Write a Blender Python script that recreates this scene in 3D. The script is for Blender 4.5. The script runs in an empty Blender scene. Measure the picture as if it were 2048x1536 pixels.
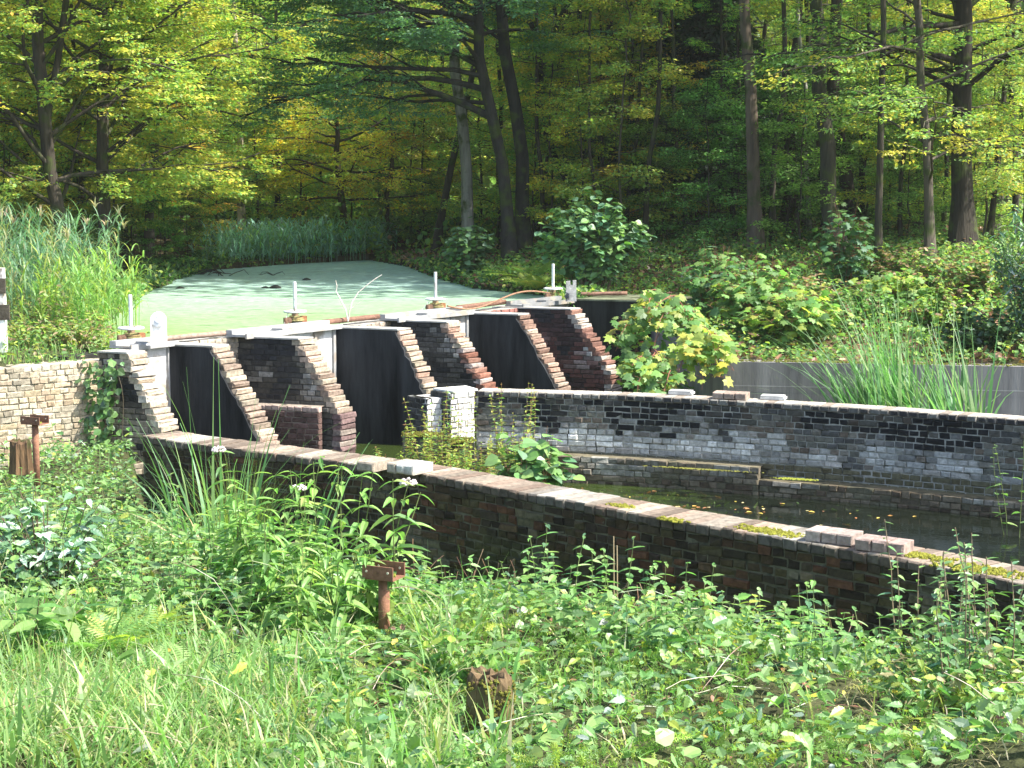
import bpy, bmesh, math, random
import numpy as np
from mathutils import Vector, noise as mnoise
R = np.random.default_rng(7)
random.seed(7)
C = bpy.context.scene.collection
scene = bpy.context.scene
rad = math.radians

# ------------------------------------------------------------------ camera model (for placing things on the ground)
F = 3400.0; TH = math.atan(418 / 3400); CH = 3.85
_c, _s = math.cos(TH), math.sin(TH)
def at(px, py=None, z=None, Y=None):
    if py is None:
        return ((px - 1024) / F * Y, Y)
    a = (px - 1024) / F; b = -(py - 768) / F
    d = (a, _c + b * _s, -_s + b * _c)
    t = (z - CH) / d[2] if z is not None else Y / d[1]
    return (d[0] * t, d[1] * t, CH + d[2] * t)

# ------------------------------------------------------------------ mesh helpers
class MB:
    def __init__(s): s.V = []; s.P = {}; s.C = []; s.n = 0
    def add(s, V, polys, col=(1, 1, 1)):
        V = np.asarray(V, dtype=np.float32).reshape(-1, 3)
        s.V.append(V)
        c = np.asarray(col, dtype=np.float32)
        if c.ndim == 1: c = np.tile(c[:3], (len(V), 1))
        s.C.append(c[:, :3])
        for p in polys:
            p = np.asarray(p, dtype=np.int32)
            if p.ndim == 1: p = p[None]
            s.P.setdefault(p.shape[1], []).append(p + s.n)
        s.n += len(V)
    def build(s, name, mat, parent=None, smooth=False):
        me = bpy.data.meshes.new(name)
        V = np.concatenate(s.V); Cc = np.concatenate(s.C)
        loops = []; tot = []
        for k, L in s.P.items():
            a = np.concatenate(L); loops.append(a.ravel()); tot.append(np.full(len(a), k, np.int32))
        loops = np.concatenate(loops); tot = np.concatenate(tot)
        start = np.concatenate([[0], np.cumsum(tot)[:-1]]).astype(np.int32)
        me.vertices.add(len(V)); me.vertices.foreach_set('co', V.ravel())
        me.loops.add(len(loops)); me.loops.foreach_set('vertex_index', loops)
        me.polygons.add(len(tot)); me.polygons.foreach_set('loop_start', start)
        me.polygons.foreach_set('loop_total', tot)
        me.polygons.foreach_set('use_smooth', np.full(len(tot), bool(smooth)))
        me.update(calc_edges=True)
        a = me.color_attributes.new('col', 'FLOAT_COLOR', 'POINT')
        a.data.foreach_set('color', np.concatenate([Cc, np.ones((len(Cc), 1), np.float32)], 1).ravel())
        me.materials.append(mat)
        if mat.name in ('brick', 'mortar', 'stained_concrete', 'grey_concrete', 'white_paint', 'rusty_steel', 'weathered_wood', 'moss'):
            bm = bmesh.new(); bm.from_mesh(me); bmesh.ops.recalc_face_normals(bm, faces=bm.faces); bm.to_mesh(me); bm.free()
        o = bpy.data.objects.new(name, me); C.objects.link(o)
        if parent: o.parent = parent
        return o
    def box(s, c, d, rot=0, col=(1, 1, 1), ax=None):
        x, y, z = [v / 2 for v in d]
        v = np.array([[-x, -y, -z], [x, -y, -z], [x, y, -z], [-x, y, -z], [-x, -y, z], [x, -y, z], [x, y, z], [-x, y, z]])
        if ax is not None: v = v @ np.asarray(ax)
        elif rot:
            cr, sr = math.cos(rot), math.sin(rot)
            v = np.stack([v[:, 0] * cr - v[:, 1] * sr, v[:, 0] * sr + v[:, 1] * cr, v[:, 2]], 1)
        s.add(v + np.array(c), [[[0, 3, 2, 1], [4, 5, 6, 7], [0, 1, 5, 4], [1, 2, 6, 5], [2, 3, 7, 6], [3, 0, 4, 7]]], col)
    def prism(s, poly, z0, z1, col=(1, 1, 1)):
        n = len(poly); p = np.array(poly, float)
        v = np.concatenate([np.c_[p, np.full(n, z0)], np.c_[p, np.full(n, z1)]])
        s.add(v, [[[i, (i + 1) % n, n + (i + 1) % n, n + i] for i in range(n)], list(range(n))[::-1], list(range(n, 2 * n))], col)
    def tube(s, pts, rr, sides=6, col=(1, 1, 1), wob=0.0):
        pts = np.asarray(pts, float); n = len(pts)
        rr = np.broadcast_to(np.asarray(rr, float), (n,))
        T = np.gradient(pts, axis=0); T /= np.linalg.norm(T, axis=1)[:, None] + 1e-9
        ref = np.array([0, 0, 1.0]) if abs(T[0][2]) < .8 else np.array([1.0, 0, 0])
        A = np.cross(T, ref); A /= np.linalg.norm(A, axis=1)[:, None] + 1e-9
        B = np.cross(T, A)
        th = np.linspace(0, 2 * math.pi, sides, endpoint=False)
        v = pts[:, None] + (A[:, None] * np.cos(th)[None, :, None] + B[:, None] * np.sin(th)[None, :, None]) * rr[:, None, None] * (1 + (R.uniform(-wob, wob, (n, sides, 1)) if wob else 0))
        v = v.reshape(-1, 3)
        i = np.arange(n - 1)[:, None] * sides; j = np.arange(sides)[None]; k = (j + 1) % sides
        q = np.stack([i + j, i + k, i + sides + k, i + sides + j], -1).reshape(-1, 4)
        s.add(v, [q, list(range(sides)), list(range((n - 1) * sides, n * sides))[::-1]], col)
    def lathe(s, c, prof, sides=20, col=(1, 1, 1), ax=None):
        th = np.linspace(0, 2 * math.pi, sides, endpoint=False)
        v = np.array([[r * np.cos(th), r * np.sin(th), np.full(sides, z)] for r, z in prof]).transpose(0, 2, 1).reshape(-1, 3)
        if ax is not None: v = v @ np.asarray(ax)
        n = len(prof)
        i = np.arange(n - 1)[:, None] * sides; j = np.arange(sides)[None]; k = (j + 1) % sides
        q = np.stack([i + j, i + k, i + sides + k, i + sides + j], -1).reshape(-1, 4)
        s.add(v + np.array(c), [q, list(range(sides))[::-1], list(range((n - 1) * sides, n * sides))], col)

# leaf templates: axis +Y, normal +Z, unit length
def tmpl(name):
    if name == 'kite':
        return np.array([[0, 0, 0], [.3, .45, .05], [0, 1, -.05], [-.3, .45, .05]]), [np.array([[0, 1, 2, 3]])]
    if name == 'small':
        return np.array([[0, 0, 0], [.34, .35, .06], [.22, .8, 0], [0, 1, -.08], [-.22, .8, 0], [-.34, .35, .06]]), [np.array([[0, 1, 2, 3], [0, 3, 4, 5]])]
    if name in ('ovate', 'round', 'lance'):
        W = {'ovate': [.30, .36, .22], 'round': [.42, .47, .30], 'lance': [.13, .14, .085]}[name]
        dr = {'ovate': .10, 'round': .08, 'lance': .42}[name]
        if name == 'ovate':
            ys = [.08, .2, .27, .42, .49, .64, .71, .86]; W = [.14, .25, .205, .265, .21, .195, .125, .075]; v = [[0, 0, 0]]
            for y, w in zip(ys, W): v += [[-w, y, -.16 * y * y + .06], [0, y + .02, -.16 * y * y], [w, y, -.16 * y * y + .06]]
            v.append([0, 1.04, -.17]); f4 = []
            for i in range(7): a = 1 + 3 * i; f4 += [[a, a + 1, a + 4, a + 3], [a + 1, a + 2, a + 5, a + 4]]
            return np.array(v), [np.array(f4), np.array([[0, 2, 1], [0, 3, 2], [22, 23, 25], [23, 24, 25]])]
        ys = [.22, .5, .8]; v = [[0, 0, 0]]
        for y, w in zip(ys, W):
            z = -dr * y * y
            v += [[-w, y, z + .07], [0, y + .02, z], [w, y, z + .07]]
        v.append([0, 1.05, -dr])
        f4 = [[1, 2, 5, 4], [2, 3, 6, 5], [4, 5, 8, 7], [5, 6, 9, 8]]; f3 = [[0, 2, 1], [0, 3, 2], [7, 8, 10], [8, 9, 10]]
        return np.array(v), [np.array(f4), np.array(f3)]
    if name == 'maple':
        ang = [(0, 1.0), (14, .72), (24, .62), (38, .86), (50, .62), (62, .55), (78, .72), (98, .45), (130, .5), (160, .18)]
        pts = [(r * math.sin(rad(a)) * .78, .28 + r * .72 * math.cos(rad(a)), -.12 * r * r) for a, r in ang]
        out = pts + [(0, .22, 0)] + [(-x, y, z) for x, y, z in pts[1:][::-1]]
        v = [[0, .3, .03]] + [list(p) for p in out]; n = len(out)
        return np.array(v), [np.array([[0, 1 + (i + 1) % n, 1 + i] for i in range(n)])]
    if name == 'fern':
        v = []; f = []
        n = 16
        for i in range(n):
            t = (i + .5) / n; L = .34 * math.sin(math.pi * min(1, t * .92 + .12)) ** .8; z = -.35 * t * t
            for sx in (-1, 1):
                b = len(v)
                v += [[0, t, z], [sx * L * .5, t + .045, z + .02], [sx * L, t + .06, z - .03], [sx * L * .5, t + .005, z + .02]]
                f.append([b, b + 1, b + 2, b + 3])
        return np.array(v), [np.array(f)]
    if name == 'sprig':   # cleavers-like whorled sprig
        v = []; f = []
        for i in range(6):
            t = .12 + i * .16
            for a in range(5):
                th = a * 1.257 + i * .5; b = len(v); L = .17 * (1.1 - t * .5)
                dx, dz = math.cos(th) * L, math.sin(th) * L
                v += [[0, t, 0], [dx * .5 - dz * .16, t + .04, dz * .5 + dx * .16], [dx, t + .06, dz], [dx * .5 + dz * .16, t + .04, dz * .5 - dx * .16]]
                f.append([b, b + 1, b + 2, b + 3])
        return np.array(v), [np.array(f)]

def nrm(a): return a / (np.linalg.norm(a, axis=-1, keepdims=True) + 1e-9)
def leaves(mb, name, P, D, N, S, col):
    """P positions, D leaf axis, N rough normal, S sizes, col per leaf colour"""
    V, faces = tmpl(name)
    P = np.asarray(P, float); M = len(P)
    if M == 0: return
    D = nrm(np.asarray(D, float)); X = nrm(np.cross(D, N)); Z = np.cross(X, D)
    S = np.broadcast_to(np.asarray(S, float), (M,))
    W = V[None, :, 0, None] * X[:, None] + V[None, :, 1, None] * D[:, None] + V[None, :, 2, None] * Z[:, None]
    W = W * S[:, None, None] + P[:, None]
    k = len(V); off = (np.arange(M) * k)[:, None, None]
    mb.add(W.reshape(-1, 3), [(f[None] + off).reshape(-1, f.shape[1]) for f in faces], np.repeat(np.broadcast_to(col, (M, 3)), k, axis=0))

def pal(n, cols, w=None, j=.18):
    cols = np.array(cols, float); w = np.array(w, float) / sum(w) if w else None
    c = cols[R.choice(len(cols), n, p=w)]
    return np.clip(c * (1 + R.normal(0, j, (n, 1))) * (1 + R.normal(0, .06, (n, 3))), .004, .95)
def rdir(n, up=0.0, spread=1.0):
    d = R.normal(0, spread, (n, 3)); d[:, 2] += up; return nrm(d)

def blades(mb, base, H, W, az, lean, col, seg=6, curl=1.0, lev=0.0, twist=.3):
    """arched blades; base (M,3)"""
    base = np.asarray(base, float); M = len(base)
    H = np.broadcast_to(H, (M,)); W = np.broadcast_to(W, (M,)); az = np.broadcast_to(az, (M,)); lean = np.broadcast_to(lean, (M,))
    t = np.linspace(0, 1, seg)
    curl = np.broadcast_to(curl, (M,))
    ang = lean[:, None] * .35 + lean[:, None] * curl[:, None] * t[None] ** 1.6 * 1.6
    ds = H[:, None] / (seg - 1)
    hx = np.cumsum(np.sin(ang) * ds, 1) - np.sin(ang[:, :1]) * ds; hz = np.cumsum(np.cos(ang) * ds, 1) - np.cos(ang[:, :1]) * ds
    ctr = np.stack([hx * np.cos(az)[:, None], hx * np.sin(az)[:, None], hz], -1) + base[:, None]
    ta = az + math.pi / 2 + R.normal(0, twist, M)
    side = np.stack([np.cos(ta), np.sin(ta), np.zeros(M)], -1)[:, None]
    w = (np.sin(np.minimum(1, t * 1.0 + .25) * math.pi * .98) ** .7)[None, :, None] * W[:, None, None] / 2
    v = np.stack([ctr - side * w, ctr + side * w], 2).reshape(-1, 3)
    i = np.arange(seg - 1) * 2
    q = np.stack([i, i + 1, i + 3, i + 2], -1)[None] + (np.arange(M) * seg * 2)[:, None, None]
    mb.add(v, [q.reshape(-1, 4)], np.repeat(np.broadcast_to(col, (M, 3)), seg * 2, axis=0))
    return ctr

# ------------------------------------------------------------------ materials
def newmat(name):
    m = bpy.data.materials.new(name); m.use_nodes = True
    nt = m.node_tree; nt.nodes.clear()
    out = nt.nodes.new('ShaderNodeOutputMaterial')
    return m, nt, out
def nd(nt, typ, **kw):
    n = nt.nodes.new(typ)
    for k, v in kw.items():
        if k in n.inputs.keys() if isinstance(k, str) else False: n.inputs[k].default_value = v
        else:
            try: setattr(n, k, v)
            except Exception: pass
    return n
def leafmat(name, trans=.5, gloss=.025, rough=.5):
    m, nt, out = newmat(name); L = nt.links.new
    a = nd(nt, 'ShaderNodeAttribute', attribute_name='col'); oi = nd(nt, 'ShaderNodeObjectInfo')
    mul = nt.nodes.new('ShaderNodeVectorMath'); mul.operation = 'MULTIPLY'
    L(a.outputs['Color'], mul.inputs[0]); L(oi.outputs['Color'], mul.inputs[1])
    d = nd(nt, 'ShaderNodeBsdfDiffuse'); t = nd(nt, 'ShaderNodeBsdfTranslucent'); g = nd(nt, 'ShaderNodeBsdfGlossy')
    g.inputs['Roughness'].default_value = rough; g.inputs['Color'].default_value = (.9, .95, 1, 1)
    L(mul.outputs[0], d.inputs['Color'])
    m2 = nt.nodes.new('ShaderNodeVectorMath'); m2.operation = 'MULTIPLY'; m2.inputs[1].default_value = (1.15, 1.3, .75)
    L(mul.outputs[0], m2.inputs[0]); L(m2.outputs[0], t.inputs['Color'])
    x = nd(nt, 'ShaderNodeMixShader'); x.inputs[0].default_value = trans; L(d.outputs[0], x.inputs[1]); L(t.outputs[0], x.inputs[2])
    y = nd(nt, 'ShaderNodeMixShader'); y.inputs[0].default_value = gloss; L(x.outputs[0], y.inputs[1]); L(g.outputs[0], y.inputs[2])
    L(y.outputs[0], out.inputs[0]); return m
def solid(name, scale=8, amt=.35, rough=.85, bump=.3, bscale=60, streak=False, tint2=None, moss=0, metal=0, bdist=.01):
    """colour attribute x object colour, mottled by noise, with bump"""
    m, nt, out = newmat(name); L = nt.links.new
    p = nd(nt, 'ShaderNodeBsdfPrincipled'); p.inputs['Roughness'].default_value = rough; p.inputs['Metallic'].default_value = metal; p.inputs['Specular IOR Level'].default_value = .18
    a = nd(nt, 'ShaderNodeAttribute', attribute_name='col'); oi = nd(nt, 'ShaderNodeObjectInfo')
    mul = nt.nodes.new('ShaderNodeVectorMath'); mul.operation = 'MULTIPLY'
    L(a.outputs['Color'], mul.inputs[0]); L(oi.outputs['Color'], mul.inputs[1])
    g = nd(nt, 'ShaderNodeNewGeometry')
    mp = nd(nt, 'ShaderNodeMapping'); L(g.outputs['Position'], mp.inputs['Vector'])
    if streak: mp.inputs['Scale'].default_value = (1, 1, .12)
    n = nd(nt, 'ShaderNodeTexNoise'); n.inputs['Scale'].default_value = scale; n.inputs['Detail'].default_value = 6; n.inputs['Roughness'].default_value = .65
    L(mp.outputs[0], n.inputs['Vector'])
    r = nd(nt, 'ShaderNodeMapRange'); r.inputs[1].default_value = .3; r.inputs[2].default_value = .7; r.inputs[3].default_value = 1 - amt; r.inputs[4].default_value = 1 + amt
    L(n.outputs[0], r.inputs[0])
    m2 = nt.nodes.new('ShaderNodeVectorMath'); m2.operation = 'SCALE'
    L(mul.outputs[0], m2.inputs[0]); L(r.outputs[0], m2.inputs['Scale'])
    colout = m2.outputs[0]
    if tint2 is not None or moss:
        n3 = nd(nt, 'ShaderNodeTexNoise'); n3.inputs['Scale'].default_value = scale * .45; n3.inputs['Detail'].default_value = 5; L(g.outputs['Position'], n3.inputs['Vector'])
        r3 = nd(nt, 'ShaderNodeMapRange'); r3.inputs[1].default_value = .58 - moss * .15; r3.inputs[2].default_value = .68 - moss * .12
        L(n3.outputs[0], r3.inputs[0])
        mx = nd(nt, 'ShaderNodeMix', data_type='RGBA'); L(r3.outputs[0], mx.inputs[0]); L(colout, mx.inputs[6])
        mx.inputs[7].default_value = (*(tint2 or (.08, .1, .02)), 1); colout = mx.outputs[2]
    L(colout, p.inputs['Base Color'])
    n2 = nd(nt, 'ShaderNodeTexNoise'); n2.inputs['Scale'].default_value = bscale; n2.inputs['Detail'].default_value = 5; L(mp.outputs[0], n2.inputs['Vector'])
    b = nd(nt, 'ShaderNodeBump'); b.inputs['Strength'].default_value = bump; b.inputs['Distance'].default_value = bdist
    L(n2.outputs[0], b.inputs['Height']); L(b.outputs[0], p.inputs['Normal'])
    L(p.outputs[0], out.inputs[0]); return m
M_leaf = leafmat('leaf'); M_leafg = leafmat('waxy_leaf', .3, .055, .45); M_dry = leafmat('dry_leaf', .15, .03)
M_brick = solid('brick', 22, .42, .9, .6, 70); M_mortar = solid('mortar', 14, .3, .95, .7, 90, moss=.3, tint2=(.05, .05, .035))
M_conc = solid('stained_concrete', 3.5, .85, 1, .35, 40, streak=True); M_conc.node_tree.nodes['Principled BSDF'].inputs['Specular IOR Level'].default_value = 0; M_concg = solid('grey_concrete', 4, .35, .9, .3, 50, streak=True)
M_white = solid('white_paint', 9, .2, .6, .25, 40, tint2=(.33, .29, .24), moss=.35); M_bark = solid('bark', 7, .5, .95, 1.0, 26, streak=True, bdist=.03, moss=.35, tint2=(.05, .065, .02))
M_rust = solid('rusty_steel', 18, .4, .8, .4, 60); M_wood = solid('weathered_wood', 12, .4, .9, .6, 40); M_moss = solid('moss', 40, .5, 1, 1.0, 120, bdist=.03)
M_soil = solid('soil', 6, .45, 1, .8, 25, bdist=.04); M_stalk = solid('stalk', 12, .2, .8, .1, 30)

def duckweed_mat():
    m, nt, out = newmat('duckweed'); L = nt.links.new
    g = nd(nt, 'ShaderNodeNewGeometry'); sx = nd(nt, 'ShaderNodeSeparateXYZ'); L(g.outputs['Position'], sx.inputs[0])
    n = nd(nt, 'ShaderNodeTexNoise'); n.inputs['Scale'].default_value = .28; n.inputs['Detail'].default_value = 7; L(g.outputs['Position'], n.inputs['Vector'])
    ad = nd(nt, 'ShaderNodeMath', operation='MULTIPLY_ADD'); ad.inputs[1].default_value = 7; L(n.outputs[0], ad.inputs[0]); L(sx.outputs['Y'], ad.inputs[2])
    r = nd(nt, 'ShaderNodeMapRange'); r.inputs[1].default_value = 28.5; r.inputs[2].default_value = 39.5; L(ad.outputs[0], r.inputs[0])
    mx = nd(nt, 'ShaderNodeMix', data_type='RGBA'); mx.inputs[6].default_value = (.22, .34, .13, 1); mx.inputs[7].default_value = (.36, .53, .47, 1); L(r.outputs[0], mx.inputs[0])  # far weed paler and bluer: sky reflection painted into the colour
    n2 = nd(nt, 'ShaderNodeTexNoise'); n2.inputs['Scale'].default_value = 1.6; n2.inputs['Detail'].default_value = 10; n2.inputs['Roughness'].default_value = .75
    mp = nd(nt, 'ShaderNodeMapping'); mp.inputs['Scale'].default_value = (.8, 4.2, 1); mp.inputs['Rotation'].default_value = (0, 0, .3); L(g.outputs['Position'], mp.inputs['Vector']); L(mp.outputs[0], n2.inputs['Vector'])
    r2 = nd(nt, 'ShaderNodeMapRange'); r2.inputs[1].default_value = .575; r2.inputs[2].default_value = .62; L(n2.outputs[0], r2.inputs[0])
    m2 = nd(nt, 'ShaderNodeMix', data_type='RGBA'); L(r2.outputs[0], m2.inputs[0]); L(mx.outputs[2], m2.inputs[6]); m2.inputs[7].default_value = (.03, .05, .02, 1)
    n4 = nd(nt, 'ShaderNodeTexNoise'); n4.inputs['Scale'].default_value = 9; n4.inputs['Detail'].default_value = 8; L(g.outputs['Position'], n4.inputs['Vector'])
    r4 = nd(nt, 'ShaderNodeMapRange'); r4.inputs[1].default_value = .3; r4.inputs[2].default_value = .7; r4.inputs[3].default_value = .72; r4.inputs[4].default_value = 1.2; L(n4.outputs[0], r4.inputs[0])
    v = nt.nodes.new('ShaderNodeVectorMath'); v.operation = 'SCALE'; L(m2.outputs[2], v.inputs[0]); L(r4.outputs[0], v.inputs['Scale'])
    p = nd(nt, 'ShaderNodeBsdfPrincipled'); p.inputs['Roughness'].default_value = .5; L(v.outputs[0], p.inputs['Base Color'])
    b = nd(nt, 'ShaderNodeBump'); b.inputs['Strength'].default_value = .3; b.inputs['Distance'].default_value = .01
    n3 = nd(nt, 'ShaderNodeTexNoise'); n3.inputs['Scale'].default_value = 60; L(g.outputs['Position'], n3.inputs['Vector']); L(n3.outputs[0], b.inputs['Height']); L(b.outputs[0], p.inputs['Normal'])
    L(p.outputs[0], out.inputs[0]); return m
def water_mat():
    m, nt, out = newmat('dark_water'); L = nt.links.new
    g = nd(nt, 'ShaderNodeNewGeometry')
    p = nd(nt, 'ShaderNodeBsdfPrincipled'); p.inputs['Roughness'].default_value = .06; p.inputs['Specular IOR Level'].default_value = .5
    n = nd(nt, 'ShaderNodeTexNoise'); n.inputs['Scale'].default_value = 3; n.inputs['Detail'].default_value = 8; L(g.outputs['Position'], n.inputs['Vector'])
    sx = nd(nt, 'ShaderNodeSeparateXYZ'); L(g.outputs['Position'], sx.inputs[0])
    ad = nd(nt, 'ShaderNodeMath', operation='MULTIPLY_ADD'); ad.inputs[1].default_value = 4.5; L(n.outputs[0], ad.inputs[0]); L(sx.outputs['X'], ad.inputs[2])
    r = nd(nt, 'ShaderNodeMapRange'); r.inputs[1].default_value = 3.5; r.inputs[2].default_value = 4.8; r.inputs[3].default_value = 1; r.inputs[4].default_value = 0; L(ad.outputs[0], r.inputs[0])
    mx = nd(nt, 'ShaderNodeMix', data_type='RGBA'); mx.inputs[6].default_value = (.008, .011, .007, 1); mx.inputs[7].default_value = (.032, .05, .012, 1); L(r.outputs[0], mx.inputs[0])
    L(mx.outputs[2], p.inputs['Base Color'])
    b = nd(nt, 'ShaderNodeBump'); b.inputs['Strength'].default_value = .12; b.inputs['Distance'].default_value = .02
    n3 = nd(nt, 'ShaderNodeTexNoise'); n3.inputs['Scale'].default_value = 9; L(g.outputs['Position'], n3.inputs['Vector']); L(n3.outputs[0], b.inputs['Height']); L(b.outputs[0], p.inputs['Normal'])
    L(p.outputs[0], out.inputs[0]); return m
M_duck = duckweed_mat(); M_water = water_mat()

def tag(o, label=None, cat=None, group=None, kind=None):
    if label: o['label'] = label
    if cat: o['category'] = cat
    if group: o['group'] = group
    if kind: o['kind'] = kind
    return o
def empty(name, loc, label=None, cat=None, group=None, rz=0):
    o = bpy.data.objects.new(name, None); C.objects.link(o); o.location = loc; o.rotation_euler = (0, 0, rz); o.empty_display_size = .2
    return tag(o, label, cat, group)
def copy_tree(o, parent=None):
    c = o.copy(); C.objects.link(c); c.parent = parent
    for ch in list(o.children): copy_tree(ch, c)
    return c
def N3(x, y, z, s=1.0): return mnoise.noise(Vector((x * s, y * s, z * s)))

# ------------------------------------------------------------------ paths
NW = np.array([(-3.95, 17.9), (-3.69, 17.64), (-1.4, 16.03), (-.76, 15.48), (1.08, 13.62), (2.37, 12.44), (2.89, 11.94), (3.47, 11.26), (4.6, 9.7), (5.6, 8.2)])
FW = np.array([(-.47, 21.63), (1.36, 21.23), (2.56, 20.75), (4.3, 19.94), (5.79, 19.03), (7.4, 17.9), (9.0, 16.5)])
LW = np.array([(-9.2, 18.3), (-6.14, 20.24), (-4.89, 21.30), (-4.62, 21.5)])
u = np.array([.584, .812]); v = np.array([.94, -.34])
def arc(P, n):
    P = np.asarray(P, float); d = np.r_[0, np.cumsum(np.linalg.norm(np.diff(P, axis=0), axis=1))]
    return P, d
class Path:
    def __init__(s, P):
        P = np.asarray(P, float); d = np.r_[0, np.cumsum(np.linalg.norm(np.diff(P, axis=0), axis=1))]
        t = np.linspace(0, d[-1], 400); x = np.interp(t, d, P[:, 0]); y = np.interp(t, d, P[:, 1])
        k = np.ones(15) / 15
        xp = np.convolve(np.pad(x, 7, 'edge'), k, 'valid'); yp = np.convolve(np.pad(y, 7, 'edge'), k, 'valid')
        xp[0], yp[0], xp[-1], yp[-1] = x[0], y[0], x[-1], y[-1]
        s.x, s.y, s.t, s.L = xp, yp, t, d[-1]
    def p(s, t): return np.array([np.interp(t, s.t, s.x), np.interp(t, s.t, s.y)])
    def tan(s, t):
        a = s.p(min(s.L, t + .1)) - s.p(max(0, t - .1)); return a / np.linalg.norm(a)
PNW, PFW, PLW = Path(NW), Path(FW), Path(LW)

def brick(mb, c, T, Nn, L, D, Hh, col, jit=.004, ch=.008, sag=0):
    """one worn brick; c = centre of its front face bottom, T along the wall, Nn out of the wall"""
    T3 = np.array([T[0], T[1], sag]); N_ = np.array([Nn[0], Nn[1], 0]); U = np.array([0, 0, 1.0])
    l = L / 2; o = float(np.clip(R.normal(0, jit), -.004, .02))
    cc = ch * R.uniform(.7, 1.6)
    pts = []
    for dn, ins in ((-D, 0), (-cc, 0), (0, cc)):
        for a, b in ((-1, 0), (1, 0), (1, 1), (-1, 1)):
            pts.append(c + T3 * a * (l - ins) + U * (b * Hh + (ins if b == 0 else -ins)) + N_ * (dn + o) + (R.normal(0, jit * .55, 3) if dn > -D else 0))
    f = []
    for k in (0, 4):
        f += [[k, k + 1, k + 5, k + 4], [k + 1, k + 2, k + 6, k + 5], [k + 2, k + 3, k + 7, k + 6], [k + 3, k, k + 4, k + 7]]
    f.append([8, 9, 10, 11]); f.append([3, 2, 1, 0])
    mb.add(np.array(pts), [f], col)

def brick_face(mb, core, path, t0, t1, ztop, zbot, out, colf, course=.075, depth=.1, gap=.009, skip=None, thick=.35, ccol=(.25, .23, .2), hp=.8, jit=.004):
    """bricks on one face of a wall following path; out=+1 -> right-hand normal"""
    row = 0; z = ztop - course
    while z > zbot - course + .001:
        t = t0 - (0 if row % 2 else .055)
        while t < t1 - .03:
            L = R.uniform(.105, .135) if R.random() < hp else .225
            if t + L > t1 - .04: L = t1 - t
            a, b = max(t, t0), min(t + L, t1)
            if b - a > .03:
                m = (a + b) / 2; T = path.tan(m); Nn = np.array([T[1], -T[0]]) * out; p = path.p(m)
                if not (skip and skip(m, z)):
                    brick(mb, np.array([p[0], p[1], z + gap / 2]), T, Nn, b - a - gap, depth, course - gap, colf(m, z, R.random()), jit=jit)
            t += L
        z -= course; row += 1
    ns = max(2, int((t1 - t0) / .25)); ts = np.linspace(t0 + .004, t1 - .004, ns + 1)
    for a, b in zip(ts[:-1], ts[1:]):
        pa, pb = path.p(a), path.p(b); Ta, Tb = path.tan(a), path.tan(b)
        na = np.array([Ta[1], -Ta[0]]) * out; nb = np.array([Tb[1], -Tb[0]]) * out
        zz = (zbot - .05, ztop - .004)
        vv = [(*(pa - na * .013), zz[0]), (*(pb - nb * .013), zz[0]), (*(pb - nb * thick), zz[0]), (*(pa - na * thick), zz[0])]
        vv += [(x, y, zz[1]) for x, y, _ in vv]
        core.add(vv, [[[0, 1, 5, 4], [2, 3, 7, 6], [4, 5, 6, 7]]], ccol)

def mixc(a, b, t): return tuple(np.array(a) * (1 - t) + np.array(b) * t)
def clampf(x): return max(0.0, min(1.0, x))
# ------------------------------------------------------------------ channel walls
def col_near(s, z, r):
    n = N3(s * .9, z * 2.2, 3.1); n2 = N3(s * 2.1, z * 3, 9.2)
    c = [(.105, .072, .042), (.13, .065, .04), (.075, .06, .042), (.10, .085, .045), (.05, .038, .028)][int(r * 5)]
    c = mixc(c, (.04, .033, .027), clampf(.5 - s * .04 + n))
    if n2 > .34: c = mixc(c, (.2, .19, .14), .6)
    c = mixc(c, (.095, .115, .04), clampf((.75 - z) * 1.1 + n * .8) * .6)
    return tuple(np.array(c) * (1.08, 1.0, .86) * R.uniform(.45, .9))
wall = empty('brick_wall', (*NW[3], 0), 'long low brown brick wall running from the weir down to the right foreground', 'wall')
def rel(o): # parent keeping world place
    p = o.parent; o.location = (-np.array(p.location)).tolist() if p.rotation_euler[2] == 0 else o.location; return o
b = MB(); core = MB()
brick_face(b, core, PNW, 0, PNW.L, 1.02, -.35, 1, col_near, thick=.43, ccol=(.13, .12, .08), jit=.009, gap=.012)
rel(b.build('brick_courses', M_brick, wall)); rel(core.build('mortar_core', M_mortar, wall))
cb = MB(); t = .0
while t < PNW.L - .06:
    w = R.uniform(.108, .128); m = t + w / 2; T = PNW.tan(m); Nn = np.array([T[1], -T[0]]); p = PNW.p(m) + Nn * R.uniform(.004, .022)
    r = R.random(); n = N3(m * .8, 0, 5)
    c = [(.42, .35, .27), (.38, .28, .21), (.46, .40, .32), (.32, .25, .19), (.43, .34, .26)][int(r * 5)]
    if n > .25: c = mixc(c, (.5, .48, .42), .6)
    c = tuple(np.array(c) * R.uniform(.42, .8))
    k0 = cb.n
    brick(cb, np.array([p[0], p[1], 1.022 + R.uniform(-.003, .003)]), T, Nn, w - .008, .45, .082, c, jit=.004, ch=.012)
    # dark front edge of each header: weathering stain plus painted-in shade
    cc = cb.C[-1]; cc[8:12] = np.array(mixc(c, (.06, .05, .04), .8)); cc[4:6] = cc[8:10]
    t += w
rel(cb.build('coping', M_brick, wall))
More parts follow.
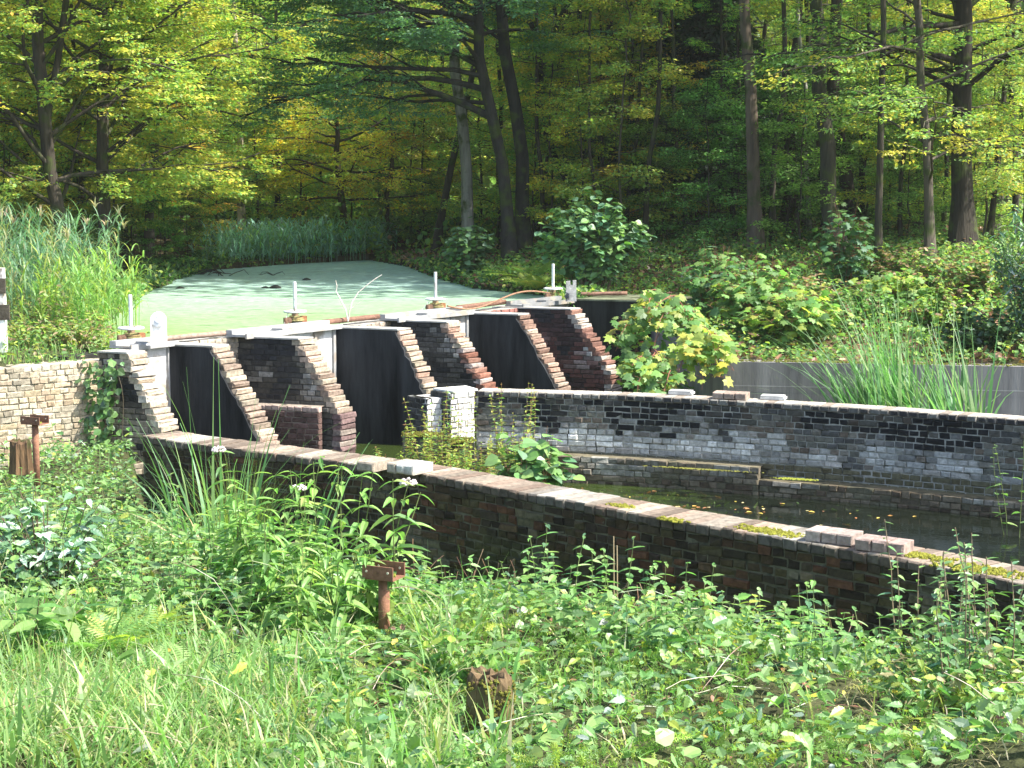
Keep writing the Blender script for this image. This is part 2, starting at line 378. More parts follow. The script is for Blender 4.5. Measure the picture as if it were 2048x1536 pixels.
# moss pads on the coping
def mosspad(mb, c, T, L, W, h, n=60, col=(.22, .24, .03)):
    for i in range(n * 3):
        a, bb = R.normal(0, .38), R.normal(0, .38)
        if abs(a) > 1 or abs(bb) > 1: continue
        q = np.array(c) + np.array([T[0], T[1], 0]) * a * L / 2 + np.array([-T[1], T[0], 0]) * bb * W / 2
        s = R.uniform(.006, .022); hh = h * R.uniform(.3, .8); mb.lathe(q - [0, 0, .004], [(s, 0), (s * .85, hh * .6), (.001, hh)], 6, np.array(col) * R.uniform(.7, 1.3))
for px, py, L, W, n in [(1540, 1064, .75, .22, 200), (1845, 1113, .6, .2, 140), (1345, 1040, .3, .12, 40), (1960, 1140, .7, .3, 150), (1240, 1012, .35, .15, 45)]:
    mm = MB(); c = at(px, py, z=1.104); mosspad(mm, c, (.72, -.69), L, W, .03, n, (.27, .27, .04)); rel(mm.build('moss', M_moss, wall))

def col_far(s, z, r):
    n = 1.7 * N3(s * 1.1, z * 2.4, 13.1) + .9 * N3(s * 3, z * 5, 3.3); st = 1.5 * N3(s * 1.3, z * .35, 7.7)
    c = [(.11, .11, .09), (.15, .14, .115), (.08, .08, .075), (.13, .105, .08)][int(r * 4)]
    white = clampf((.72 - z) * 2.4 + n * 1.2 + st * .7 + .1) * clampf((z - .28) * 6) * clampf(1 - (z - .7) * 3.5)
    c = mixc(c, (.66, .655, .61), white * .9)
    black = clampf(st * 1.3 + (z - .60) * 4.0 + n * .9 + .22)
    c = mixc(c, (.013, .014, .016), clampf(black * (1.15 if R.random() < .8 else .5)))
    if z < .35: c = mixc(c, (.11, .10, .05), .75)
    return tuple(np.array(c) * R.uniform(.8, 1.25))
fwall = empty('brick_wall', (*FW[2], 0), 'black and white stained brick wall across the far side of the water channel', 'wall')
b = MB(); core = MB()
brick_face(b, core, PFW, 0, PFW.L, 1.03, .2, 1, col_far, thick=.3, ccol=(.34, .33, .29), jit=.006, gap=.012)
rel(b.build('brick_courses', M_brick, fwall)); rel(core.build('mortar_core', M_mortar, fwall))
def ledgecol(s, z, r):
    c = [(.15, .12, .08), (.12, .11, .07), (.19, .16, .11), (.10, .075, .05)][int(r * 4)]
    c = mixc(c, (.36, .35, .30), clampf(N3(s * 2, z * 5, 1.3) * 1.6) if z > .05 else 0)
    return tuple(np.array(c) * R.uniform(.7, 1.2))
class Off(Path):
    def __init__(s, P, d):
        s.x, s.y = P.x.copy(), P.y.copy(); tx, ty = np.gradient(P.x), np.gradient(P.y); l = np.hypot(tx, ty)
        s.x += ty / l * d; s.y -= tx / l * d
        s.t = P.t; s.L = P.L
b = MB(); core = MB()
brick_face(b, core, Off(PFW, .26), .9, 3.75, .34, -.3, 1, ledgecol, thick=.27, ccol=(.16, .14, .09), jit=.008)
brick_face(b, core, Off(PFW, .24), 3.75, PFW.L, .19, -.3, 1, ledgecol, thick=.27, ccol=(.14, .12, .07), jit=.008)
mosspad(b, (*at(1400, 938, z=.34),), (.94, -.34), 1.6, .1, .015, 90, (.14, .14, .03)); mosspad(b, (*at(1590, 958, z=.34),), (.94, -.34), .6, .12, .02, 70, (.2, .22, .03))
rel(b.build('ledge', M_brick, fwall)); rel(core.build('ledge_core', M_mortar, fwall))
cb = MB(); t = 0.
while t < PFW.L - .06:
    w = R.uniform(.108, .125); m = t + w / 2; T = PFW.tan(m); Nn = np.array([T[1], -T[0]]); p = PFW.p(m) + Nn * R.uniform(.008, .018)
    c = mixc((.52, .49, .42), (.38, .33, .27), R.random()) if R.random() < .85 else (.3, .25, .2)
    brick(cb, np.array([p[0], p[1], 1.033]), T, Nn, w - .007, .32, .07, c, jit=.003, ch=.012)
    cc = cb.C[-1]; dk = mixc((.03, .03, .033), (.2, .2, .18), R.random() ** 2); cc[8:12] = np.array(dk); cc[4:8] = np.array(mixc(c, dk, .4))  # coping fronts coloured darker than the tops, for stain and shade
    t += w
rel(cb.build('coping', M_brick, fwall))
# white end pilasters of the far wall
pb = MB(); pc = MB()
def wcol(s, z, r): return tuple(np.array(mixc((.72, .70, .66), (.5, .48, .44), r ** 2)) * R.uniform(.85, 1.1))
def shadecol(s, z, r): return tuple(np.array((.05, .05, .048)) * R.uniform(.6, 1.6))  # return faces in shadow, the shade painted into the brick colour
for a, c_, zt in [((-.475, 21.62), (-.78, 21.38), 1.1), ((-.80, 21.60), (-1.08, 21.40), 1.03)]:
    pth = Path([c_, a]); brick_face(pb, pc, pth, 0, pth.L, zt, .2, 1, wcol, thick=.4, ccol=(.5, .48, .44))
    pth2 = Path([(c_[0] - .28, c_[1] + .34), c_]); brick_face(pb, pc, pth2, 0, pth2.L, zt, .2, 1, shadecol, thick=.1, ccol=(.2, .2, .18))
pb.prism([(-.74, 21.41), (-.44, 21.66), (-.6, 22.0), (-1.02, 21.74)], 1.1, 1.125, (.7, .68, .62))
rel(pb.build('end_pilaster', M_brick, fwall)); rel(pc.build('pilaster_core', M_mortar, fwall))

# left retaining wall
def col_left(s, z, r):
    n = N3(s * 1.3, z * 2.5, 21); n2 = N3(s * 3, z * 5, 31)
    c = [(.52, .46, .36), (.46, .40, .30), (.60, .56, .47), (.42, .34, .26), (.5, .42, .34)][int(r * 5)]
    c = mixc(c, (.72, .70, .64), clampf(n * 2)); c = mixc(c, (.34, .32, .28), clampf(n2 * 1.8))
    return tuple(np.array(c) * (1.06, 1.0, .88) * R.uniform(.62, .82))
lwall = empty('retaining_wall', (*LW[1], 0), 'pale sunlit brick retaining wall on the left beside the weir', 'wall')
b = MB(); core = MB()
brick_face(b, core, PLW, 0, PLW.L, 1.55, .1, 1, col_left, thick=.35, ccol=(.46, .41, .31), jit=.006, gap=.007)
rel(b.build('brick_courses', M_brick, lwall)); rel(core.build('mortar_core', M_mortar, lwall))

# loose bricks
def loose(name, label, c, n, rot, col, group=None, L=.22, W=.108, Hh=.065, top=None, cat='brick'):
    mb = MB(); T = np.array([math.cos(rot), math.sin(rot)]); Nn = np.array([T[1], -T[0]])
    for i in range(n):
        p = np.array(c) + np.array([T[0], T[1], 0]) * (i - (n - 1) / 2) * (W + .008) + np.array([Nn[0], Nn[1], 0]) * L / 2
        brick(mb, p, T, Nn, W, L, Hh, np.array(col) * R.uniform(.6, .85), jit=.003, ch=.01)
        if top is not None and i >= n - 2: mb.C[-1][[2, 3, 6, 7, 10, 11]] = top
    o = mb.build(name, M_brick); return tag(o, label, cat, group)
def seat(px, py): return at(px, py, z=1.104)
loose('loose_brick', 'single pale loose brick lying on the near wall left of the white topped pair', seat(750, 938), 1, rad(-36), (.5, .42, .33), 'loose bricks on the wall tops', L=.30, W=.2, Hh=.085)
loose('loose_brick', 'pair of joined bricks with a white painted top on the near wall coping', seat(820, 944), 3, rad(-36), (.55, .47, .38), 'loose bricks on the wall tops', L=.30, W=.1, Hh=.09, top=(.55, .53, .49))
loose('loose_brick', 'pinkish loose bricks on the near wall, left of the flat reddish one', seat(1668, 1083), 3, rad(-34), (.46, .37, .32), 'loose bricks on the wall tops', L=.22, W=.12, Hh=.085)
loose('loose_brick', 'flat reddish loose brick on the near wall closest to the tall sapling', seat(1768, 1102), 3, rad(-36), (.47, .35, .30), 'loose bricks on the wall tops', L=.2, W=.12, Hh=.09)
loose('loose_brick', 'row of three brown bricks standing on top of the far stained wall', at(1462, 797, z=1.108), 3, rad(-20), (.42, .32, .26), 'loose bricks on the wall tops', L=.24, W=.135, Hh=.08)
for px, py, lb in [(1365, 790, 'thin grey slab lying on the far wall left of the row of brown bricks'), (1550, 800, 'thin grey slab lying on the far wall right of the row of brown bricks')]:
    mb = MB(); c = at(px, py, z=1.108); mb.box((c[0], c[1] + .1, 1.123), (.3, .2, .026), rad(-18), (.5, .5, .48)); mb.box((c[0] - .01, c[1] + .1, 1.147), (.28, .18, .018), rad(-18), (.42, .42, .4))
    tag(mb.build('stone_slab', M_concg), lb, 'slab', 'thin slabs on the far wall')

# ------------------------------------------------------------------ weir
A = [np.array(p) for p in [(-3.82, 21.74), (-1.6, 24.14), (.13, 26.75)]]
B = [np.array(p) for p in [(-4.74, 20.95), (-2.84, 22.74), (-.95, 25.38), (.99, 27.85)]]
weir = empty('sluice_weir', (-1, 25, 0), 'stepped brick and dark concrete weir with sloping buttresses in front of the green pond', 'weir')
def fbrick(i, side):
    # colour sets of the buttresses, yellowish at the left to red at the right
    pal_ = {0: [(.72, .64, .52), (.78, .72, .62), (.66, .55, .42)], 1: [(.58, .47, .36), (.64, .55, .42), (.55, .42, .33)],
            2: [(.60, .46, .36), (.56, .38, .29), (.62, .53, .40)], 3: [(.46, .30, .23), (.55, .40, .31), (.62, .5, .40)], 4: [(.36, .20, .15), (.33, .18, .14), (.66, .58, .50)]}[i]
    return pal_
def buttress(P, k, L, kind, foot, slope=.5, zt=1.65, name='buttress', label=None, th=.30, back=.5):
    """P: top front left corner (xy). stepped front going out by slope per metre of drop."""
    root = bpy.data.objects.new(name, None); C.objects.link(root); root.parent = weir; root.location = (P[0] - weir.location[0], P[1] - weir.location[1], 0)
    if label: root['label'] = label
    mb = MB(); core = MB(); fac = MB()
    pal_ = fbrick(k, 0)
    n = int((zt - foot) / .075); O = np.zeros(2); kstop = int((zt - .66) / .075)
    for i in range(-1, n):
        if i < 0: continue
        z = zt - .075 * (i + 1)
        t = slope * .075 * min(i, kstop + (3 if kind == 'A' else 0))
        c = pal_[R.integers(3)]
        if k == 2 and i > 4 and kind == 'B': c = [(.42, .2, .14), (.48, .27, .2), (.6, .5, .45)][R.integers(3)]
        if k == 1 and kind == 'B' and i > 12: c = [(.3, .2, .19), (.24, .16, .15), (.5, .42, .36)][R.integers(3)]
        c = np.array(c) * R.uniform(.4, .72)
        fl = O + v * (t + R.normal(0, .007) - (R.random() < .04) * .04); fr = fl + u * th
        # front brick across the thickness of the wall (a long worn step)
        q = np.array([*(fl + fr) / 2, z + .003])
        T = u; Nn = v
        l = th + R.uniform(-.02, .02)
        D = .13
        pts = []
        hh = .075 - .007
        for dn, ins in ((-D, 0), (-.012, 0), (0, .012)):
            for a, bb in ((-1, 0), (1, 0), (1, 1), (-1, 1)):
                pts.append(q + np.array([*(T * a * (l / 2 - ins)), 0]) + np.array([0, 0, bb * hh + (ins if bb == 0 else -ins)]) + np.array([*(Nn * dn), 0]) + R.normal(0, .006, 3))
        f = []
        for kk in (0, 4): f += [[kk, kk + 1, kk + 5, kk + 4], [kk + 1, kk + 2, kk + 6, kk + 5], [kk + 2, kk + 3, kk + 7, kk + 6], [kk + 3, kk, kk + 4, kk + 7]]
        f += [[8, 9, 10, 11], [3, 2, 1, 0]]
        mb.add(pts, [f], c)
        if kind == 'A':
            mb.C[-1][[0, 3, 4, 7]] = mb.C[-1][[0, 3, 4, 7]] * .8
        # core of that course
        a = O - v * (L + back); e = fl - v * .10
        w = .012
        core.prism([a + u * w, e + u * w, e + u * (th - w), a + u * (th - w)], z, z + .075, (.06, .055, .05))
        # side bricks (left side)
        if kind == 'B':
            tt = -(L + back) + (.06 if i % 2 else 0); end = t - D
            while tt < end - .02:
                bl = .115 if R.random() < .5 else .225; e2 = min(tt + bl, end)
                if end - e2 < .05: e2 = end
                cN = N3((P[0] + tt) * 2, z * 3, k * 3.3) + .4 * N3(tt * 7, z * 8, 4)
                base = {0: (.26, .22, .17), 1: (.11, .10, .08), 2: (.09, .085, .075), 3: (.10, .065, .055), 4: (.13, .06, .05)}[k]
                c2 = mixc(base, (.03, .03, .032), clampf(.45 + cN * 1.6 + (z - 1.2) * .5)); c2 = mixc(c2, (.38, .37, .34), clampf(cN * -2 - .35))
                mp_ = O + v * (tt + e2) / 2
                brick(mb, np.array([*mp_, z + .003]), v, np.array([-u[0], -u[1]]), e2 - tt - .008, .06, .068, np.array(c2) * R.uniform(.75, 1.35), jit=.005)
                tt = e2
    if kind == 'A':
        # dark concrete skin on the left side, following the steps just behind the bricks
        poly = [(-(L + back), zt - .01)]
        top = [(-.03, zt - .01)]
        m = kstop + 3
        prof = [(-(L + back), foot), (-(L + back), zt - .012), (-.05, zt - .012)]
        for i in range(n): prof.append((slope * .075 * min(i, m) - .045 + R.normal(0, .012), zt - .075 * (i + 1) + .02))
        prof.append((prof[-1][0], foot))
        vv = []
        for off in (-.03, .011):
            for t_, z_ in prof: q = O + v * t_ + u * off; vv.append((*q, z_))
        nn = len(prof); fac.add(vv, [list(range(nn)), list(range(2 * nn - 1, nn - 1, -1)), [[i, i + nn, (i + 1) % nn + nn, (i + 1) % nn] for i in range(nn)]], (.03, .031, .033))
        fac.build('concrete_face', M_conc, root)
    cap = MB(); a = O - v * (L + back); e = O - v * .02
    cap.prism([a - u * .02, e - u * .02, e + u * (th - .02), a + u * (th - .02)], zt + .001, zt + .022, (.40, .385, .35))
    mb.build('brickwork', M_brick, root); core.build('mortar_core', M_mortar, root); cap.build('cap', M_concg, root)
    return root
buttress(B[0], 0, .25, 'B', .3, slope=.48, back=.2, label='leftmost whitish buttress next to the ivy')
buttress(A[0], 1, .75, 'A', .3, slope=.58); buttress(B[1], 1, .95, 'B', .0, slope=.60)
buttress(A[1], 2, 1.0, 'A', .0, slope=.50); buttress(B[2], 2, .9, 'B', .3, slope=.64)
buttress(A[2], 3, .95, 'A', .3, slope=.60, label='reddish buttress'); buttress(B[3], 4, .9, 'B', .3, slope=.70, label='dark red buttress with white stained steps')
# low brick step in the recess of the first pier
mb = MB(); pth = Path([B[1] - u * .22 - v * .9, B[1] - u * .22 + v * .42]); cr = MB()
brick_face(mb, cr, pth, 0, pth.L, .78, 0, 1, lambda s, z, r: tuple(np.array((.11, .07, .06)) * R.uniform(.6, 1.5)) if z < .68 else (.42, .32, .27), thick=.24, ccol=(.3, .25, .2))
def toweir(o): o.location = (-weir.location[0], -weir.location[1], 0); return o
toweir(mb.build('footing_step', M_brick, weir)); toweir(cr.build('footing_core', M_mortar, weir))
# back walls of the recesses and the weir body along the gate line
G = lambda s: np.array([-4.41, 22.0]) + u * s

for i in range(3):
    bw = MB(); bc = MB()
    a = A[i] + u * .28 - v * .95; e = B[i + 1] + u * .02 - v * .95
    pth = Path([a, e])
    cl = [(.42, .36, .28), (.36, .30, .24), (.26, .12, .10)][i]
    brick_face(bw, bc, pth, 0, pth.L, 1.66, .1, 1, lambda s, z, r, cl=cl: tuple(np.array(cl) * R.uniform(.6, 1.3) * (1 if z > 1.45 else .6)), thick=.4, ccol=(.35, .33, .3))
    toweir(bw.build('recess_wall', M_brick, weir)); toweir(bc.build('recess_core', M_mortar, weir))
body = MB()
p0 = G(-1.2) - v * .5; p1 = G(10.2) - v * .5
body.prism([p0, p1, p1 - v * .7, p0 - v * .7], -.3, 1.585, (.035, .035, .03))
toweir(body.build('weir_sill', M_concg, weir))
# last dark concrete abutment
ab = MB(); c0 = np.array([1.22, 29.4]); c1 = c0 + v * 1.05
ab.prism([c0 - v * .6, c1, c1 + v * .25 + u * 1.3, c0 + u * 1.4 - v * .6], -.2, 1.69, (.025, .027, .024))
ab.prism([c0 - v * .62 - u * .02, c1 - u * .02 + v * .02, c1 + v * .27 + u * 1.32, c0 + u * 1.42 - v * .62], 1.691, 1.72, (.13, .14, .09))
abm = toweir(ab.build('end_abutment', M_conc, weir)); abm['label'] = 'dark stained concrete block at the right end of the weir'

# ---- sluice gates
def gate(i, Pr, Ll, white, wheelpx, chain, label):
    """Pr: right end (xy) on the gate line, deck runs Ll back along -u"""
    root = empty('sluice_gate', (Pr[0], Pr[1], 1.6), label, 'sluice gate', 'hand wheel sluice gates on the weir')
    w = np.array(white) * .47
    def loc(s, t, z): q = -u * s + v * t; return (q[0], q[1], z)
    def P2(s, t): return -u * s + v * t
    ux = np.array([[u[0], u[1], 0], [v[0], v[1], 0], [0, 0, 1]])
    d = MB()
    d.prism([P2(Ll, .06), P2(0, .06), P2(0, -.24), P2(Ll, -.24)], .075, .105, w)            # deck
    d.prism([P2(Ll, .085), P2(0, .085), P2(0, .061), P2(Ll, .061)], .05, .12, w * .95)       # front flange
    d.prism([P2(Ll, -.14), P2(-.02, -.14), P2(-.02, -.23), P2(Ll, -.23)], .107, .165, w)        # rear beam
    d.prism([P2(Ll * .62, .05), P2(Ll * .52, .05), P2(Ll * .52, -.12), P2(Ll * .62, -.12)], .107, .14, w * .8)
    d.build('deck', M_white, root)
    g = MB(); g.prism([P2(.95, -.02), P2(.0, -.02), P2(.0, -.07), P2(.95, -.07)], -.82, .045, w * 1.6)
    for s in (.05, .45): g.prism([P2(s + .05, .012), P2(s, .012), P2(s, -.019), P2(s + .05, -.019)], -.8, .04, w * .9)
    g.build('gate_leaf', M_white, root)
    sp = np.array(wheelpx) - np.array([Pr[0], Pr[1]])
    gb = MB(); mossy = (.26, .23, .10)
    for (r, z0, z1, c) in [(.10, .107, .15, (.5, .48, .42)), (.135, .15, .175, mossy), (.12, .178, .20, (.3, .22, .1)), (.085, .20, .225, mossy), (.05, .225, .27, (.25, .18, .12))]:
        gb.lathe((sp[0], sp[1], 0), [(r * .96, z0), (r, z0 + .005), (r, z1 - .005), (r * .96, z1)], 16, np.array(c) * R.uniform(.8, 1.2))
    gb.box((sp[0] + u[0] * .17, sp[1] + u[1] * .17, .16), (.09, .09, .1), .5, (.30, .14, .07)); gb.box((sp[0] - u[0] * .16, sp[1] - u[1] * .16, .17), (.1, .08, .07), .5, (.2, .12, .08))
    gb.lathe((sp[0] - u[0] * .2, sp[1] - u[1] * .2, .1), [(.03, 0), (.035, .05), (.03, .1)], 10, (.2, .12, .08))
    gb.build('gearbox', M_rust, root)
    st = MB(); st.lathe((sp[0], sp[1], 0), [(.02, .1), (.024, .27), (.0245, .71), (.021, .715)], 12, (.7, .71, .72)); st.build('stem', M_white, root)
    hw = MB(); th = np.linspace(0, 2 * math.pi, 25)
    hw.tube([(sp[0] + .155 * math.cos(a), sp[1] + .155 * math.sin(a), .285) for a in th], .016, 8, (.72, .73, .74))
    for a in np.linspace(0, 2 * math.pi, 6)[:-1]: hw.tube([(sp[0], sp[1], .262), (sp[0] + .08 * math.cos(a), sp[1] + .08 * math.sin(a), .268), (sp[0] + .15 * math.cos(a), sp[1] + .15 * math.sin(a), .283)], .012, 6, (.66, .67, .68))
    hw.lathe((sp[0], sp[1], 0), [(.035, .25), (.042, .255), (.042, .285), (.03, .29)], 12, (.6, .6, .6))
    hw.build('handwheel', M_white, root, smooth=True)
    if chain:
        ch = MB(); q0 = np.array([sp[0] - .09, sp[1] - .12, .27]); q1 = q0 + np.array([-.05 - .1 * (chain == 2), -.10, -.17])
        n = 12
        for k in range(n):
            c = q0 + (q1 - q0) * k / n + np.array([R.normal(0, .004), 0, -.02 * math.sin(k / n * 3.14)])
            th2 = np.linspace(0, 2 * math.pi, 9); a = k % 2
            ch.tube([c + np.array([.011 * math.cos(x) * (1 - a), .011 * math.cos(x) * a, .017 * math.sin(x)]) for x in th2], .0035, 5, (.55, .55, .56))
        ch.build('chain', M_white, root)
    return root
aup = [np.array(p) for p in [(-4.41, 22.0), (-2.52, 24.46), (-.67, 27.04), (1.22, 29.75)]]
def w2(px, py): return at(px, py, z=1.885)[:2]
gate(0, aup[0], .8, (.82, .82, .82), w2(262, 656), 0, 'leftmost sluice gate with bright white panel and hand wheel beside the white pulley housing')
gate(1, aup[1], 1.95, (.80, .80, .79), w2(590, 623), 1, 'second sluice gate from the left, short chain on its wheel, near the dead twig')
gate(2, aup[2], 1.9, (.70, .71, .71), w2(871, 598), 2, 'third sluice gate from the left with a long dangling chain from its hand wheel')
gate(3, aup[3], 1.9, (.50, .51, .51), w2(1106, 577), 1, 'farthest sluice gate at the right end of the weir beside the notched upright plate')
# ivory pulley housing on the first gate
c = at(318, 688, z=1.72); ph = empty('pulley_housing', (c[0], c[1], 1.72), 'white round topped pulley housing standing on the left end of the weir', 'pulley', rz=rad(8))
mb = MB(); prof = [(-.1, 0), (.1, 0)] + [(.1 * math.cos(a), .31 + .1 * math.sin(a)) for a in np.linspace(0, math.pi, 13)]
vv = [(x, y, z) for y in (-.02, .02) for x, z in prof]; nn = len(prof)
mb.add(vv, [list(range(nn)), list(range(2 * nn - 1, nn - 1, -1)), [[i, i + nn, (i + 1) % nn + nn, (i + 1) % nn] for i in range(nn)]], (.8, .81, .82))
mb.box((-.085, -.06, .16), (.02, .08, .32), 0, (.75, .76, .77)); mb.box((0, -.07, .006), (.3, .2, .012), 0, (.8, .8, .8)); mb.build('upright_plate', M_white, ph)
mb = MB(); axy = np.array([[1, 0, 0], [0, 0, 1], [0, -1, 0]]);
mb.lathe((-.0, -.02, .31), [(.082, 0), (.085, .01), (.085, .06), (.05, .066), (.05, .058), (.035, .058), (.035, .075), (.012, .078)], 28, (.74, .76, .8), ax=np.array([[1, 0, 0], [0, 0, 1], [0, -1, 0]]))
mb.build('pulley_wheel', M_white, ph)
# notched plate at the far gate
c = at(1142, 602, z=1.72); mb = MB(); prof = [(-.09, 0), (.09, 0), (.085, .36), (.03, .355), (.03, .28), (-.015, .28), (-.015, .35), (-.085, .34)]; nn = len(prof)
vv = [(x, y, z) for y in (-.03, .03) for x, z in prof]
mb.add(vv, [list(range(nn)), list(range(2 * nn - 1, nn - 1, -1)), [[i, i + nn, (i + 1) % nn + nn, (i + 1) % nn] for i in range(nn)]], (.40, .40, .38))
o = mb.build('notched_plate', M_wood); o.location = (c[0], c[1], 1.715); o.rotation_euler = (0, 0, .1); tag(o, 'grey notched upright plate beside the farthest hand wheel', 'plate')
pad = MB(); k = MB()
for n in range(6):
    th2 = np.linspace(0, 2 * math.pi, 9); q = np.array([c[0] - .07 + R.normal(0, .02), c[1] - .06, 1.80 + R.normal(0, .03)]); ph_ = R.uniform(0, 3)
    k.tube([q + np.array([.022 * math.cos(x), .01 * math.sin(x + ph_), .03 * math.sin(x)]) for x in th2], .007, 5, (.05, .06, .08))
tag(k.build('chain', M_rust), 'dark knotted chain hanging on the notched plate', 'chain')

# rusty pipes between the gates
def pipe(pts, r, label, col=(.30, .17, .12), name='rusty_pipe', group='rusty pipes along the weir'):
    mb = MB(); mb.tube(pts, r * .72, 12, np.array(col) * .62, .03); return tag(mb.build(name, M_rust, smooth=True), label, 'pipe', group)
def lineP(a, b, za, zb, n=9): return [(*(np.array(a) * (1 - t) + np.array(b) * t), za * (1 - t) + zb * t) for t in np.linspace(0, 1, n)]
pipe(lineP(aup[0] - v * .26 + u * .03, aup[1] - v * .26 - u * 1.93, 1.72, 1.72), .05, 'pale rusty pipe between the first and second sluice gates', (.45, .33, .26))
pipe(lineP(aup[1] - v * .26 + u * .03, aup[2] - v * .26 - u * 1.88, 1.73, 1.73), .055, 'rusty brown pipe between the second and third sluice gates')
pipe(lineP(aup[2] - v * .24 + u * .03, aup[3] - v * .26 - u * 1.88, 1.74, 1.75), .06, 'rusty brown pipe between the third and farthest sluice gates')
a_ = aup[3]; pipe(lineP(aup[3] - v * .12 + u * .05, aup[3] + v * .55 + u * .5, 1.77, 1.78), .05, 'short rusty pipe end running off behind the farthest gate into the bushes')
mb = MB(); s0 = np.array(at(895, 612, z=1.80)); e0 = np.array(at(1098, 586, z=1.84))
pts = [s0 + (e0 - s0) * t + np.array([0, 0, -.10 * math.sin(t * math.pi * 2) * (1 - .3 * t)]) for t in np.linspace(0, 1, 22)]
mb.tube(pts, .014, 7, (.28, .16, .10)); tag(mb.build('rusty_rod', M_rust), 'bent thin rusty rod sagging between the two right hand gates', 'rod')

# dead twig on the pipe, driftwood, debris
def twig(name, base, segs, r, col, label, cat='twig', group=None):
    mb = MB()
    for pts, rr in segs: mb.tube([np.array(base) + np.array(p) for p in pts], np.linspace(rr, rr * .45, len(pts)), 6, col, .08)
    return tag(mb.build(name, M_wood), label, cat, group)
c = at(696, 640, z=1.74)
twig('dead_twig', c, [([(0, 0, -.02), (-.03, 0, .15), (-.10, .0, .29), (-.17, 0, .42), (-.155, 0, .50), (-.175, 0, .58)], .012), ([(0, 0, -.02), (.025, 0, .13), (.06, 0, .26), (.15, .02, .40), (.27, .03, .50), (.40, .04, .60), (.5, .05, .66)], .012), ([(.03, 0, .16), (.12, .0, .22), (.24, .0, .30)], .005)], .012, (.66, .60, .52), 'forked bleached twig standing upright on the rusty pipe', 'twig')
for k, (px, py, s, lb) in enumerate([(395, 548, .8, 'dark fallen branch reaching into the pond from the left bank'), (450, 551, .6, 'small crooked branch poking from the duckweed near the left bank'), (545, 550, .5, 'little arched driftwood stick out in the far duckweed')]):
    c = at(px, py, z=1.61); sg = []
    for m in range(5 if k == 0 else 3):
        a = R.uniform(-.5, .5) + (0 if m % 2 else math.pi * (k != 0)); L = s * R.uniform(.5, 1.0)
        sg.append(([(R.normal(0, .1) * s, 0, -.02), (L * .4 * math.cos(a), L * .2 * math.sin(a), .12 * s * R.random() + .03), (L * .8 * math.cos(a), L * .4 * math.sin(a), .22 * s * R.random()), (L * math.cos(a), L * .5 * math.sin(a), .01)], .022 * s))
    twig('driftwood', c, sg, .02, (.05, .045, .04), lb, 'driftwood', 'branches lying in the pond')
for px, py, s, lb in [(531, 576, .10, 'tiny dark lump in the duckweed, the left one of a close pair'), (551, 576, .16, 'flat dark lump of debris, the right one of a close pair in the duckweed'), (613, 560, .12, 'dark lump of debris floating alone above the second gate'), (360, 577, .1, 'small dark scrap floating by the left side of the pond')]:
    c = at(px, py, z=1.6); mb = MB(); mb.lathe((0, 0, 0), [(s, -.01), (s * .8, s * .15), (s * .35, s * .35), (.002, s * .4)], 9, (.035, .035, .03)); mb.V[-1][:, :2] *= R.uniform(.6, 1.2, (len(mb.V[-1]), 2))
    o = mb.build('floating_debris', M_soil); o.location = c; tag(o, lb, 'debris', 'debris floating on the pond')

# low mossy concrete blocks in the channel
for px0, px1, py, Y, lb in [(803, 882, 872, 20.6, 'mossy low concrete block overgrown with nettles at the foot of the weir'), (895, 947, 884, 20.2, 'mossy low concrete block in front of the white wall end')]:
    z = at((px0 + px1) / 2, py, Y=Y)[2]; x0 = at(px0, Y=Y)[0]; x1 = at(px1, Y=Y)[0]
    root = empty('concrete_block', ((x0 + x1) / 2, Y, 0), lb, 'concrete block', 'mossy blocks below the weir'); mb = MB(); mb.box((0, .15, z / 2 - .15), (x1 - x0, .34, z + .3), 0, (.08, .078, .07)); mb.build('block', M_conc, root)
    mo = MB(); mosspad(mo, (0, .1, z), (1, 0), (x1 - x0) * 1.1, .4, .05, 150, (.13, .13, .02)); mo.build('moss', M_moss, root)

# concrete retaining wall on the right and its wing behind the maples
cw = MB(); pts = [(2.4, 29.2), (2.72, 24.2), (2.95, 23.55), (6.6, 22.97), (10, 22.43), (16, 21.48)]
tops = [1.6, 1.3, 1.27, 1.27, 1.27, 1.27]
for (p, q, za, zb) in zip(pts[:-1], pts[1:], tops[:-1], tops[1:]):
    p, q = np.array(p), np.array(q); T = (q - p) / np.linalg.norm(q - p); n = np.array([T[1], -T[0]]) * (-1)
    vv = [(*p, -.3), (*q, -.3), (*(q + n * .3), -.3), (*(p + n * .3), -.3), (*p, za), (*q, zb), (*(q + n * .3), zb), (*(p + n * .3), za)]
    cw.add(vv, [[[0, 1, 5, 4], [2, 3, 7, 6], [4, 5, 6, 7], [1, 2, 6, 5], [3, 0, 4, 7]]], (.21, .20, .19))
    if q[0] > 3.2:
        for zc in (.93,): cw.add([(*(p - n * .008), zc), (*(q - n * .008), zc), (*(q - n * .008), zc + .014), (*(p - n * .008), zc + .014)], [[[0, 1, 2, 3]]], (.34, .33, .31))
o = cw.build('concrete_wall', M_concg); tag(o, 'grey concrete retaining wall holding the leafy right bank', 'wall')
for a, bq in zip(pts[2:-2], pts[3:-1]):
    L = np.linalg.norm(np.array(bq) - np.array(a)); T = (np.array(bq) - np.array(a)) / L; mc = (np.array(a) + np.array(bq)) / 2
    mo = MB(); mosspad(mo, (mc[0], mc[1] + .12, 1.272), T, L * 1.2, .25, .03, 420, (.14, .15, .03)); mo.build('moss', M_moss, o)

